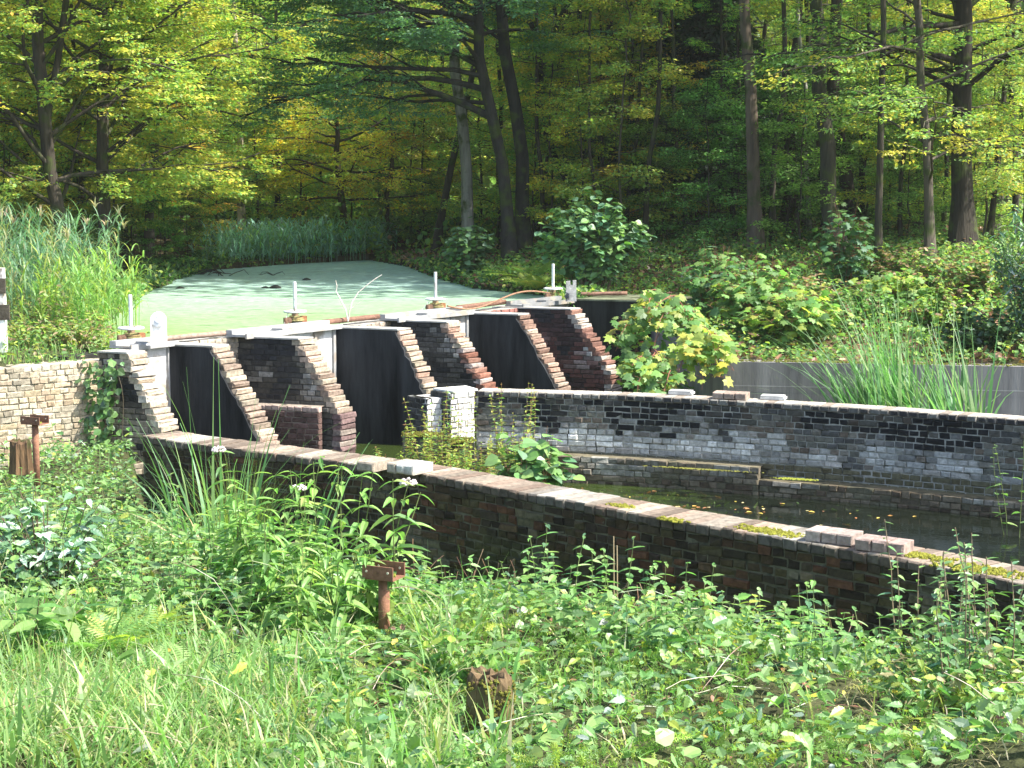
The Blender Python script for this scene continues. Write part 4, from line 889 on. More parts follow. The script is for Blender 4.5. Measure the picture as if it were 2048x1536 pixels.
pole = make_tree('pole_tree', (at(1290, Y=37)[0], 37), 13, .062, limbs=(6, 12), nl=7, L=(1.2, 2.2), palette=MIX, per=14, seed=41, barkc=(.035, .03, .024), canopy=False, wob=.07)
pl_ = 'slender dark pole-like tree among others at the front of the right wood'; T(pole, pl_, 'tree', 'slender trunks of the right wood')
for px, Y, tx, s in [(1085, 40, 1070, .9), (1140, 42, 1150, 1), (1250, 39, 1262, .8), (1325, 41, 1310, 1.1), (1370, 38, 1385, .8), (1425, 40, 1420, 1), (1465, 39, 1450, .8), (1545, 37, 1530, 1.1), (1580, 40, 1590, .9), (1645, 38, 1650, .8), (1725, 39, 1715, 1.1), (1800, 36, 1812, .8), (1835, 39, 1825, 1.1), (1880, 37, 1868, .8), (1975, 36, 1985, 1), (2025, 38, 2010, 1.1), (1005, 44, 990, 1), (1190, 38, 1182, .7), (1610, 43, 1600, 1.2), (1770, 43, 1765, 1.2)]:
    put(pole, px, Y, s, label=pl_, cat='tree', group='slender trunks of the right wood', tilt=(0, math.atan((tx - px) / F * Y / 6)), bark=(R.uniform(.7, 1.8),) * 3)
# far wood: one mass of trunks and leaves
fwd = MB(); m = 120000
X_ = R.uniform(-60, 60, m); Y_ = 72 + 55 * R.random(m) ** 1.2; Z_ = 2.0 + 14 * R.random(m) ** 1.3
X_ = X_ * Y_ / 100
keepm = np.array([N3(x, y, z, .22) > -.42 for x, y, z in zip(X_, Y_ * .6, Z_)])
P_ = np.stack([X_, Y_, Z_], 1)[keepm]; m = len(P_); cz = np.array([N3(*p, .13) for p in P_])
lf = sst(-P_[:, 0] / P_[:, 1], -.05, .12)[:, None]
cA = pal(m, [(.48, .58, .14), (.38, .52, .2), YE, (.44, .54, .28)], [3, 3, 1.5, 2], .2); cB = pal(m, [GR, YG, DG], [3, 2, 2], .25)
leaves(fwd, 'small', P_, rdir(m), R.normal(0, .6, (m, 3)) + [0, 0, 1], R.uniform(.45, .95, m), cA * lf + cB * (1 - lf))
for i in range(90):
    Y = R.uniform(66, 110); x = at(R.uniform(-100, 2150), Y=Y)[0]; fwd.tube([(x, Y, 2), (x + R.normal(0, .3), Y, 12), (x + R.normal(0, .5), Y, 22)], [.17, .13, .06], 6, (.08, .07, .055))
tag(fwd.build('far_wood', M_leaf), kind='stuff')

# ---- shrubs
def bush(name, loc, rx, ry, h, tmp, size, ns, nl, palette, label=None, cat='shrub', group=None, stemc=(.14, .10, .07), sr=.007, gz=None, arch=.5, up=.9, mat=None, petiole=.0, seed=None, root=None, lo=.2, whorl=0):
    z0 = float(ground(*loc)) if gz is None else gz
    rt = empty(name, (*loc, z0 - .02), label, cat, group)
    st = MB(); fo = MB(); P_, D_, N_ = [], [], []
    for i in range(ns):
        a = R.uniform(0, 6.28); rr_ = math.sqrt(R.random()); tip = np.array([rx * rr_ * math.cos(a), ry * rr_ * math.sin(a), h * (1 - .45 * rr_ ** 2) * R.uniform(.72, 1.05)])
        b0 = np.array([tip[0] * R.uniform(.05, .35), tip[1] * R.uniform(.05, .35), 0]); mid = (b0 + tip) / 2 + np.array([-tip[0] * .15, -tip[1] * .15, h * .12 * arch]) + R.normal(0, .03 * h, 3)
        t = np.linspace(0, 1, 8)[:, None]; cp = b0 * (1 - t) ** 2 + 2 * mid * t * (1 - t) + tip * t * t
        st.tube(cp, np.linspace(sr, sr * .35, 8), 5, stemc)
        k = max(2, R.poisson(nl))
        if whorl:
            tt = np.repeat(np.linspace(lo, 1, max(2, k // whorl)), whorl); k = len(tt); az = np.tile(np.arange(whorl) * 6.283 / whorl, k // whorl) + np.repeat(np.arange(k // whorl) * (6.283 / whorl / 2 if whorl > 1 else 2.4), whorl)
        else: tt = R.uniform(lo, 1, k); az = R.uniform(0, 6.28, k)
        q = interp(cp, np.clip(tt, 0, .999)); pl = petiole * R.uniform(.5, 1.2, k)[:, None]; o3 = np.stack([np.cos(az), np.sin(az), R.uniform(-.15, .5, k)], 1)
        P_.append(q + o3 * pl); D_.append(np.stack([np.cos(az), np.sin(az), R.uniform(-.65, .25, k)], 1)); N_.append(np.stack([tip[0] / (rx + .01) * .35 + R.normal(0, .3, k), tip[1] / (ry + .01) * .35 + R.normal(0, .3, k) - .15, np.full(k, up)], 1))
        if petiole > .03:
            for qq, oo, l_ in zip(q, o3, pl): st.tube([qq, qq + oo * l_ * .6 + [0, 0, .005], qq + oo * l_], sr * .3, 3, (.30, .12, .08))
    P_ = np.concatenate(P_); m = len(P_)
    leaves(fo, tmp, P_, np.concatenate(D_), np.concatenate(N_), R.uniform(.6, 1.2, m) * size, pal(m, [c for c, _ in palette], [w_ for _, w_ in palette], .16))
    st.build('stems', M_stalk, rt); fo.build('foliage', mat or M_leaf, rt); return rt
MAPLE = ((GR, 3), (LG, 3), (YG, 2.5), (YE, .7)); SHAD = ((DG, 3), (GR, 3), (BG, 1))
def BP(px, py, Y): p = at(px, py, Y=Y); return (p[0], p[1])
bush('dogwood_shrub', BP(1185, 560, 31.5), 1.15, .8, 1.95, 'round', .14, 110, 34, (((.14, .28, .14), 4), (GR, 3), (LG, 3)), 'large round-leaved blue-green shrub behind the farthest hand wheel', gz=1.7, mat=M_leafg)
bush('dogwood_shrub', BP(940, 560, 35.5), .6, .6, 1.35, 'round', .13, 48, 28, ((BG, 3), (GR, 3)), 'dark green shrub overhanging the right edge of the pond', gz=1.65, mat=M_leafg)
bush('dogwood_shrub', BP(765, 490, 47), .5, .4, .95, 'round', .12, 24, 24, ((BG, 4), (WS, .6)), 'small bluish shrub at the far right corner of the pond', gz=1.8, mat=M_leafg)
bush('dogwood_shrub', BP(695, 490, 46.5), .6, .4, .95, 'round', .11, 26, 26, ((BG, 4), (WS, 1)), 'pale bluish shrub rising from the right end of the far reeds', gz=1.7, mat=M_leafg)
# maples hanging over the end of the weir
for px, py, Y, rx, ry, h, ns, nl, pl, lb in [
    (1340, 560, 24.6, .75, .7, 1.47, 60, 19, MAPLE, 'yellow-green maple bush spilling over the dark end block of the weir'),
    (1400, 600, 23.9, .7, .5, 0.83, 51, 17, ((YG, 3), (LG, 2), (GR, 2), (YE, 1.5)), 'low maple growth with yellowing leaves above the concrete wall corner'),
    (1520, 560, 26.5, .9, .8, 1.28, 69, 18, ((GR, 3), (LG, 3), (YG, 1)), 'green maple sapling clump in the middle of the leafy bank'),
    (1590, 610, 25.2, .8, .6, 0.90, 66, 17, ((LG, 3), (YG, 3), (GR, 2)), 'low wide-leaved maple patch left of the bulrushes on the bank'),
    (1440, 520, 29.0, .9, .7, 1.54, 51, 17, ((GR, 3), (BG, 2), (LG, 2)), 'tall green maple clump at the top of the bank below the mossy trunk'),
    (1690, 470, 30.5, .55, .5, 1.98, 24, 17, ((BG, 3), (GR, 3)), 'upright dark green maple sapling before the touching pair of trunks'),
    (1290, 520, 28.5, .7, .6, 1.41, 45, 17, ((GR, 3), (LG, 3)), 'bright green maple shoots between the round-leaved shrub and the bank'),
    (1800, 560, 28, .7, .6, 0.77, 30, 13, ((LG, 3), (YG, 3)), 'small yellow-green maple seedlings on the litter below the slender trunk')]:
    bush('maple_bush', BP(px, py, Y), rx, ry, h, 'maple', .165, ns, nl, pl, lb, 'bush', petiole=.09, stemc=(.22, .10, .07))
RUS = ((LG, 3), (YG, 1.5), ((.34, .22, .12), 2.2), (GR, 2), ((.42, .30, .18), 1))
for px, Y, rx, h, pl2, lb in [(1640, 27.5, .9, .9, RUS, 'russet and green tangle on the bank above the bulrush tips'), (1730, 26.2, .8, .7, ((LG, 3), (GR, 3), (BR, 1)), 'green bramble tangle on the bank behind the bulrushes'), (1850, 28.5, .9, .95, RUS, 'brownish tangle on the bank left of the broad dark trunk'), (1890, 25.8, .8, .75, ((LG, 3), (YG, 2), (BR, 1)), 'yellow-green tangle on the bank near the right edge'), (1960, 27.5, .8, 1.0, RUS, 'russet tangle high on the bank near the right edge'), (1560, 29.5, .9, .8, ((GR, 3), (LG, 3), (BR, .8)), 'green tangle at the top of the bank below the mossy trunk'), (1780, 31, .9, .8, RUS, 'brownish tangle at the foot of the slender trunk')]:
    bush('bank_tangle', (at(px, Y=Y)[0], Y), rx, rx * .7, h, 'small', .10, 60, 26, pl2, lb, 'bushes', 'tangled growth on the right bank', sr=.004)
# hanging branches over the block and wall
def hanging(px, Y, z, L, n, a0, lb, pl=MAPLE, size=.17):
    p = at(px, Y=Y); root = empty('maple_branch', (p[0], Y, z), lb, 'branch'); st = MB(); fo = MB(); P_, D_ = [], []
    for i in range(n):
        a = a0 + R.normal(0, .6); cp = curve(R.normal(0, .12, 3), (math.cos(a), math.sin(a), R.uniform(.0, .5)), L * R.uniform(.5, 1.1), 9, droop=R.uniform(1.3, 2.6), wob=.05); st.tube(cp, np.linspace(.008, .003, 9), 5, (.3, .13, .09))
        k = 15; q = interp(cp, R.uniform(.15, 1, k)); az = R.uniform(0, 6.28, k); o3 = np.stack([np.cos(az), np.sin(az), R.uniform(-.1, .4, k)], 1) * .09
        for a1, b1 in zip(q, o3): st.tube([a1, a1 + b1], .002, 3, (.35, .13, .09))
        P_.append(q + o3); D_.append(np.stack([np.cos(az), np.sin(az) - .2, R.uniform(-.9, 0, k)], 1))
    P_ = np.concatenate(P_); m = len(P_); leaves(fo, 'maple', P_, np.concatenate(D_), R.normal(0, .3, (m, 3)) + [.1, -.55, .8], R.uniform(.6, 1.2, m) * size, pal(m, [c for c, _ in pl], [w_ for _, w_ in pl], .16))
    st.build('stems', M_stalk, root); fo.build('foliage', M_leaf, root)
hanging(1330, 23.3, 1.35, .8, 12, -1.9, 'lowest hanging maple branch with bright leaves over the far channel wall')
hanging(1400, 23.3, 1.55, .75, 13, -1.4, 'hanging maple branch with yellow leaves over the concrete wall corner', ((YG, 3), (LG, 3), (YE, 1.5)))
hanging(1300, 24.8, 1.9, .9, 12, -2.2, 'maple branch hanging in front of the dark end block')
hanging(1360, 24.2, 2.0, .8, 12, -1.6, 'uppermost hanging maple branch left of the bank slope', ((GR, 3), (LG, 3), (YG, 2)))

# right edge willow bush and dark shrub
bush('willow_bush', (7.45, 23.9), .75, .6, 2.5, 'lance', .13, 44, 70, ((BG, 4), (LG, 3), (WS, 1)), 'tall bluish narrow-leaved bush at the right edge of the photo', mat=M_leafg, whorl=0)
bush('dark_shrub', (at(1990, Y=23.6)[0], 24.0), .75, .4, .75, 'round', .09, 44, 30, ((DG, 4), (GR, 1)), 'dense very dark low shrub at the right end of the concrete wall', mat=M_leafg)

# ferns
def fern(px, py, Y, n, L, lb, grp='ferns', pl=((LG, 3), (YG, 2)), gz=None):
    p = at(px, Y=Y); z = float(ground(p[0], Y)) if gz is None else gz
    fo = MB(); a = np.linspace(0, 6.28, n + 1)[:-1] + R.normal(0, .2, n); D = np.stack([np.cos(a), np.sin(a), R.uniform(.5, 1.1, n)], 1); N_ = np.stack([-np.cos(a) * .8, -np.sin(a) * .8, np.full(n, .8)], 1)
    leaves(fo, 'fern', np.stack([np.cos(a) * .03, np.sin(a) * .03, np.zeros(n)], 1), D, N_, R.uniform(.75, 1.1, n) * L, pal(n, [c for c, _ in pl], [w_ for _, w_ in pl], .12))
    o = fo.build('fern', M_leaf); o.location = (p[0], Y, z); tag(o, lb, 'fern', grp)
fern(1052, 560, 33.5, 14, .85, 'bright fern on the pond bank left of the farthest hand wheel', gz=1.75); fern(1075, 575, 32.2, 14, .75, 'yellow-green fern directly behind the farthest hand wheel', pl=((YG, 3), (YE, 1)), gz=1.7)
fern(1005, 560, 34.5, 12, .7, 'green fern beside the dark shrub on the pond bank', gz=1.7)
fern(140, 1230, 8.9, 12, .42, 'pale green fern in the left foreground grass', gz=1.28); fern(250, 1190, 9.6, 12, .4, 'yellowish small fern just right of the pale one in the foreground', pl=((YG, 3),), gz=1.2)
fern(330, 1260, 8.5, 10, .36, 'small bluish fern between the grass and the nettles', pl=((LG, 2), (BG, 1)), gz=1.25); fern(225, 1220, 9.0, 11, .38, 'tallest lacy fern left of the centre foreground', pl=((YG, 2), (LG, 2)), gz=1.3)

# ---- reeds
def reedbed(name, pos, h, lab=None, col=((BG, 3), (LG, 2)), leafL=.45, plume=.0, lean=(-.3, .25), stuff=True, w=.022, nleaf=7):
    mb = MB(); m = len(pos); H_ = h * R.uniform(.65, 1.1, m); cs = pal(m, [c for c, _ in col], [x for _, x in col], .18)
    az = R.uniform(0, 6.28, m); ln = np.abs(R.normal(.12, .14, m))
    ctr = blades(mb, pos, H_, .012, az, ln, cs * .9, seg=6)
    for k in range(nleaf):
        t = .2 + .8 * (k + R.random()) / nleaf; i = min(4, int(t * 5)); f = t * 5 - i; q = ctr[:, i] * (1 - f) + ctr[:, i + 1] * f
        blades(mb, q, leafL * R.uniform(.6, 1.2, m), w, R.uniform(0, 6.28, m), R.uniform(.7, 1.6, m), cs * R.uniform(.8, 1.25, (m, 1)), seg=5, curl=.9)
    if plume:
        sel = R.random(m) < plume; q = ctr[sel][:, -1]; k = len(q)
        for _ in range(5): blades(mb, q, .22, .03, R.uniform(0, 6.28, k), R.uniform(.3, 1.0, k), pal(k, [(.42, .36, .24)], None, .15), seg=4)
    o = mb.build(name, M_leaf); tag(o, lab, kind='stuff'); return o
def scatter(n, fx, fy): return np.stack([fx(n), fy(n)], 1)
m = 400; xy = np.stack([R.uniform(-9.6, -6.35, m), R.uniform(23.5, 29.5, m)], 1); xy = xy[(xy[:, 0] < -5.6 - (xy[:, 1] - 22) * .16)]
pos = np.c_[xy, ground(xy[:, 0], xy[:, 1])]; reedbed('reeds', pos, 1.62, w=.018, col=(((.15, .28, .15), 4), (BG, 2), ((.32, .33, .14), 1.2)), plume=.07, nleaf=8, leafL=.5)
m = 150; xy = np.stack([R.uniform(-6.6, -5.5, m), R.uniform(22.8, 25.5, m)], 1); pos = np.c_[xy, ground(xy[:, 0], xy[:, 1])]; pos[:, 2] = np.maximum(pos[:, 2], 1.58); reedbed('reeds', pos, 1.1, col=((LG, 3), (YG, .6)), leafL=.4)
m = 1500; t = R.random(m); xy = np.stack([-7.4 + 3.9 * t + R.normal(0, .15, m), 41.0 + 4.6 * t + R.uniform(0, 3.5, m)], 1); pos = np.c_[xy, np.full(m, 1.6)]
reedbed('far_reeds', pos, .95, col=(((.24, .44, .34), 4), ((.32, .52, .42), 2), (LG, 1)), leafL=.35, nleaf=5, w=.03)

# ---- bulrush clumps
def clump(name, loc, n, H_, W_, lean, rad_, palette, lb, cat, az=None, azs=3.2, gz=None, seg=8, curl=1.0):
    z = float(ground(*loc)) if gz is None else gz; mb = MB(); a = R.uniform(0, 6.28, n); r_ = rad_ * np.sqrt(R.random(n)); pos = np.stack([r_ * np.cos(a), r_ * np.sin(a), np.zeros(n)], 1)
    A_ = (a if az is None else np.full(n, az)) + R.normal(0, azs, n) * (1 if az is not None else .15)
    blades(mb, pos, H_ * R.uniform(.55, 1.1, n), W_ * R.uniform(.7, 1.2, n), A_, np.abs(R.normal(lean, lean * .5, n)), pal(n, [c for c, _ in palette], [w_ for _, w_ in palette], .14), seg=seg, curl=curl)
    o = mb.build(name, M_leaf); o.location = (*loc, z); return tag(o, lb, cat)
BUL = (((.12, .27, .09), 3), ((.17, .34, .12), 2), ((.26, .38, .14), .7))
c = at(1745, Y=21.6); clump('bulrush', (c[0] + .25, 21.6), 170, 2.5, .05, .62, .45, BUL, 'tall bulrush clump leaning left in front of the grey concrete wall', 'bulrush', az=2.7, azs=.8, gz=-.1, curl=.55)
c = at(1880, Y=21.3); clump('bulrush', (c[0] + .25, 21.3), 150, 2.3, .05, .62, .4, BUL, 'right half of the leaning bulrushes before the concrete wall', 'bulrush', az=2.5, azs=.7, gz=-.1, curl=.55)
c = at(1800, Y=22.2); clump('bulrush', (c[0], 22.2), 40, 2.7, .035, .12, .4, BUL, 'straight upright bulrush blades standing between the two leaning clumps', 'bulrush', gz=-.1)
c = at(440, Y=13.6); clump('bulrush', (c[0], 13.6), 26, 2.0, .035, .30, .16, BUL, 'tall broad bulrush blades standing before the first weir opening', 'bulrush', gz=.35)
c = at(385, Y=14.2); clump('bulrush', (c[0], 14.2), 20, 1.7, .033, .45, .18, BUL, 'bulrush blades leaning left toward the pale retaining wall', 'bulrush', az=2.8, azs=.5, gz=.4)
c = at(600, Y=13.4); clump('bulrush', (c[0], 13.4), 14, 1.45, .033, .25, .14, BUL, 'sparse bulrush blades just right of the tall flower stalk', 'bulrush', az=.4, azs=.7, gz=.3)
c = at(470, Y=13.9); clump('sedge_tussock', (c[0], 13.9), 330, 1.05, .009, .30, .12, ((YG, 2), (LG, 3), ((.15, .24, .03), 2)), 'fine yellow-green sedge tussock at the corner of the near wall', 'sedge', gz=.45)
c = at(390, Y=12.6); clump('dead_bulrush', (c[0], 12.6), 9, 1.1, .03, 1.2, .15, (((.45, .38, .18), 2), ((.4, .4, .12), 1)), 'bent straw coloured dead leaves at the foot of the bulrushes', 'leaf', az=2.9, azs=1.0, gz=.75, curl=.6)

# ---- tall herbs
def herb(name, px, base_y, Y, h, tmp, size, ns, per, palette, lb, cat='plant', grp=None, whorl=2, gz=None, sr=.005, spread=.12, flower=None, stemc=(.16, .2, .07), lean=(0, 0), lo=.15, mat=None):
    x = at(px, Y=Y)[0]; z0 = float(ground(x, Y)) if gz is None else gz
    rt = empty(name, (x, Y, z0 - .02), lb, cat, grp); st = MB(); fo = MB()
    for i in range(ns):
        a = R.uniform(0, 6.28); b0 = np.array([math.cos(a), math.sin(a), 0]) * spread * R.random() * .6; hh = h * R.uniform(.7, 1.05)
        cp = curve(b0, (math.cos(a) * .12 + lean[0], math.sin(a) * .12 + lean[1], 1), hh, 9, wob=.04, droop=.0); st.tube(cp, np.linspace(sr, sr * .45, 9), 6, stemc)
        nk = int(per); tt = np.repeat(np.linspace(lo, .985, nk), whorl); k = len(tt); az = np.tile(np.arange(whorl) * 6.283 / whorl, nk) + np.repeat(np.arange(nk) * (1.571 if whorl == 2 else .9 if whorl > 2 else 2.4), whorl) + R.normal(0, .2, k)
        q = interp(cp, tt); sz = size * (1.12 - .55 * tt ** 2) * R.uniform(.75, 1.15, k)
        leaves(fo, tmp, q, np.stack([np.cos(az), np.sin(az), R.uniform(-.35, .45, k)], 1), np.stack([-np.cos(az) * .3, -np.sin(az) * .3, np.ones(k)], 1) + R.normal(0, .2, (k, 3)), sz, pal(k, [c_ for c_, _ in palette], [w_ for _, w_ in palette], .13))
        if flower and i < flower:
            tip = cp[-1]; fl = MB()
            for _ in range(46):
                d_ = R.normal(0, 1, 3); d_[2] = abs(d_[2]) * .5; d_ /= np.linalg.norm(d_); s_ = R.uniform(.006, .012)
                fl.lathe(tip + d_ * np.array([.045, .045, .03]), [(s_ * .5, -s_ * .7), (s_, 0), (s_ * .5, s_ * .8), (.001, s_)], 6, np.array((.72, .62, .60)) * R.uniform(.8, 1.15))
            fl.build('flower_head', M_dry, rt)
    st.build('stems', M_stalk, rt); fo.build('foliage', mat or M_leaf, rt); return rt
HEMP = (((.24, .42, .11), 4), ((.32, .46, .12), 1.5), (GR, 1.5)); LIT = (((.22, .36, .08), 3), (LG, 2))
herb('flowering_herb', 483, 1050, 11.6, 1.28, 'lance', .17, 1, 9, HEMP, 'single tall stalk with a white flower head before the second weir opening', grp='tall herbs along the ditch', flower=1, sr=.006)
herb('flowering_herb', 575, 1100, 11.2, .98, 'lance', .18, 2, 8, HEMP, 'leafy stalk with a small pale flower head beside the near wall', grp='tall herbs along the ditch', flower=1, sr=.006, lean=(.05, 0))
herb('flowering_herb', 730, 1200, 9.9, .98, 'lance', .19, 3, 9, HEMP, 'large-leaved herb leaning right over the rusty bracket, tiny pale bloom on top', grp='tall herbs along the ditch', flower=1, sr=.006, lean=(.22, 0))
for px, Y, h, lb in [(640, 10.4, .95, 'drooping long-leaved herb left of the rusty bracket, under the leaning one'), (560, 10.2, .8, 'bright herb clump in the sun left of the rusty post'), (672, 9.9, .62, 'herb clump touching the left side of the rusty post'), (500, 10.8, .8, 'herb clump below the tall white-flowered stalk'), (610, 9.4, .6, 'lowest sunlit herb clump left of the rusty post foot'), (440, 11.2, .6, 'short herb patch at the foot of the bulrushes')]:
    herb('leafy_herb', px, 0, Y, h * 1.08, 'lance', .17, 9, 9, HEMP, lb, grp='tall herbs along the ditch', spread=.3, sr=.005)
# yellow-green nettle spikes on the mud below the weir
NET = ((YG, 4), ((.36, .38, .10), 2), (LG, 2), ((.3, .16, .08), .6))
for px, Y, h, ns, lb in [(845, 20.0, .95, 7, 'yellowing nettles before the left mossy block'), (882, 19.7, 1.35, 8, 'tallest yellow-green nettle tuft in front of the white wall end'), (905, 19.0, .8, 8, 'dense yellow nettles between the two mossy blocks'), (965, 19.2, .85, 7, 'yellow-green nettles right of the second mossy block'),
                         (1010, 19.0, .9, 7, 'nettle tuft left of the broad-leaved bush in the channel'), (1028, 20.2, 1.35, 3, 'single tall nettle spike against the stained far wall'), (800, 20.3, .55, 5, 'low nettles left of the first mossy block'), (930, 18.2, .55, 8, 'short nettles just behind the near wall coping')]:
    herb('nettle', px, 0, Y, h, 'ovate', .075, ns + 8, 22, NET, lb, grp='nettles on the mud bank', gz=.05, spread=.45, stemc=(.26, .16, .08))
herb('red_dock', 740, 0, 19.8, .5, 'small', .035, 9, 16, (((.30, .12, .06), 3), ((.35, .3, .12), 2)), 'thin reddish dead stalks behind the single loose brick', gz=.1, spread=.6, stemc=(.25, .12, .07))
bush('broadleaf_bush', BP(1062, 950, 17.6), .55, .4, 1.25, 'round', .16, 34, 15, (((.15, .30, .08), 4), (LG, 3), (BG, 1)), 'fresh green broad-leaved bush growing from the channel behind the near wall', 'bush', gz=.05, petiole=.05, mat=M_leafg, stemc=(.2, .12, .08))
bush('broadleaf_bush', BP(1160, 950, 17.4), .4, .3, .35, 'ovate', .07, 20, 14, ((YG, 2), (LG, 3)), 'small low sprout at the waterline right of the broad-leaved bush', 'bush', gz=.02)
NETT = (((.2, .38, .12), 4), (LG, 3), (BG, 1.5), ((.36, .5, .22), 1.2))
for n_, (px, Y, h, ns, lb) in enumerate([(120, 12.8, .6, 8, 'nettle patch behind the sun-paled shrub at the left'), (210, 11.6, .62, 9, 'nettle patch right of the sun-paled shrub'), (300, 12.6, .6, 9, 'nettle patch below the ivy and left of the bulrushes'), (330, 10.6, .55, 9, 'nettles between the ferns and the bulrushes'), (160, 10.2, .5, 8, 'nettles just behind the pale green fern'), (420, 9.8, .5, 8, 'sunlit nettles left of the tall herbs'), (60, 14.6, .6, 8, 'nettles at the foot of the left rusty bracket post'), (230, 15.5, .5, 8, 'nettles at the foot of the pale retaining wall'),
    (880, 10.4, .42, 8, 'nettles between the rusty post and the ditch'), (1060, 10.6, .5, 8, 'nettles in front of the green ditch'), (1150, 10.2, .55, 8, 'nettles left of the two straight dead stalks'), (1290, 10.6, .6, 9, 'nettles right of the two straight dead stalks'), (1420, 10.9, .6, 9, 'nettles before the middle right of the brown wall'), (1560, 10.1, .55, 9, 'nettles at the left foot of the tallest nettle mound'), (1800, 9.5, .6, 9, 'nettles right of the tallest mound under the wall'), (700, 8.4, .34, 7, 'short nettles in front of the rusty post, at its left'), (1350, 8.6, .4, 8, 'nettles in the right foreground among brambles'), (1620, 8.3, .42, 8, 'nettles low in the right foreground')]):
    herb('nettle', px, 0, Y, h, 'ovate', .095, ns, 8, NETT, lb, grp='nettles in the foreground', spread=.75, stemc=(.2, .24, .1), sr=.004)
# right hand saplings
WIL = (((.12, .24, .07), 4), (LG, 2), (BG, 1.5))
for px, Y, h, ns, ln, lb in [(1972, 8.6, 1.3, 1, (-.26, 0), 'tall single willow shoot crossing in front of both brick walls'), (1895, 8.9, .95, 5, (-.05, 0), 'bushy willow sapling at the foot of the tall single shoot'), (1985, 8.4, .9, 4, (.03, 0), 'willow sapling near the right edge before the mossy coping'),
                             (2040, 8.0, 1.0, 4, (-.05, 0), 'willow sapling cut by the right edge of the photo'), (1960, 7.8, .65, 5, (0, 0), 'short willow sprouts low at the right'), (1850, 8.8, .55, 4, (-.1, 0), 'small willow sprouts against the dark end of the near wall')]:
    herb('willow_sapling', px, 0, Y, h * 1.12, 'ovate', .088, ns + (ns > 1) * 2, 22 if ns > 1 else 34, WIL, lb, 'sapling', 'willow saplings at the right', whorl=1, spread=.3, lean=ln, stemc=(.24, .18, .12), sr=.0055, mat=M_leafg)
c = at(2030, Y=19.0); herb('willow_sapling', 2030, 0, 18.0, 1.35, 'ovate', .11, 3, 9, WIL, 'leafy twig poking above the far wall at the right edge', 'sapling', 'willow saplings at the right', whorl=1, gz=.0, lean=(-.1, 0), spread=.3)
# nettle and bramble mounds in front of the near wall
for px, Y, h, rx, ns, nl, tm, sz, pl, lb in [
    (1640, 10.6, .62, .55, 34, 15, 'ovate', .095, ((GR, 3), (BG, 2), (LG, 3)), 'tall dark nettle mound against the brown wall at the right'),
    (1700, 10.2, .62, .3, 7, 8, 'maple', .12, ((LG, 3), (GR, 2)), 'little maple seedling with red stalks on top of the nettle mound'),
    (1500, 11.2, .45, .5, 26, 13, 'ovate', .085, ((LG, 3), (BG, 2), (GR, 2)), 'nettle mound left of the tallest one by the brown wall'),
    (1330, 11.6, .65, .45, 24, 13, 'ovate', .06, ((YG, 3), (LG, 3), ((.35, .36, .12), 1)), 'wiry yellow-green weeds climbing before the middle of the brown wall'),
    (1180, 12.2, .62, .4, 20, 12, 'ovate', .065, ((YG, 2), (LG, 3)), 'thin weeds with curling stems right of the green ditch'),
    (1000, 12.0, .42, .45, 20, 12, 'ovate', .06, ((LG, 3), (YG, 2)), 'low weeds on the ditch edge right of the rusty post'),
    (1440, 9.6, .4, .6, 30, 13, 'ovate', .085, ((GR, 3), (LG, 3), (YG, 1)), 'bramble mound in the right foreground below the nettles'),
    (1760, 9.4, .4, .5, 28, 12, 'ovate', .09, ((GR, 3), (LG, 2), (YG, 1)), 'bramble mound below the willow saplings'),
    (1220, 9.4, .35, .5, 26, 12, 'ovate', .08, ((GR, 3), (LG, 3)), 'bramble mound right of the mossy stump'),
    (900, 8.5, .3, .45, 26, 12, 'ovate', .085, ((LG, 4), (GR, 2), (YG, 1)), 'bramble mound between the rusty post and the mossy stump'),
    (1880, 8.9, .62, .45, 34, 17, 'ovate', .075, ((LG, 3), (GR, 3), (YG, 1)), 'leafy mound overlapping the dark right end of the near wall'),
    (2000, 8.3, .75, .4, 30, 17, 'ovate', .075, ((GR, 3), (LG, 3), (BG, 1)), 'tallest leafy mound in the right corner below the willow shoots'),
    (1930, 7.7, .45, .5, 26, 16, 'ovate', .06, ((YG, 3), (LG, 2), ((.4, .36, .2), 2)), 'dry straw-streaked weeds in the lower right corner')]:
    bush('weed_mound', (at(px, Y=Y)[0], Y), rx, rx * .8, h, tm, sz, ns, nl, pl, lb, 'weeds', 'mounds of weeds in the foreground', sr=.003, whorl=2 if tm == 'ovate' else 0, stemc=(.28, .20, .10), petiole=.04 if tm == 'maple' else 0)
bush('sun_paled_shrub', (at(70, Y=11.2)[0], 11.2), .62, .5, .75, 'ovate', .11, 40, 13, (((.45, .60, .45), 2), (BG, 3), (LG, 2)), 'shrub with leaves whitened by sun glare at the left edge below the rusty post', 'shrub', mat=M_leafg)  # whitish leaf colour stands in for glaring sunlight
bush('big_leaved_herb', (at(30, Y=8.8)[0], 8.8), .35, .3, .4, 'ovate', .17, 9, 7, (((.2, .34, .1), 3), (BG, 1)), 'herb with large pointed leaves low at the left edge', 'plant')
for px, Y, h, lb in [(150, 22.0, .5, 'tangle of half brown weeds on top of the left retaining wall'), (220, 22.3, .75, 'yellowing weeds beside the leftmost hand wheel'), (60, 21.8, .45, 'low weeds by the white fence post'), (110, 23.2, .8, 'taller weeds between the reeds and the retaining wall')]:
    bush('weed_tangle', (at(px, Y=Y)[0], Y), .65, .45, h, 'ovate', .075, 40, 16, ((YG, 3), (LG, 2), ((.38, .28, .16), 2), (GR, 1)), lb, 'weeds', 'weeds on the left bank', sr=.003, stemc=(.3, .22, .12))
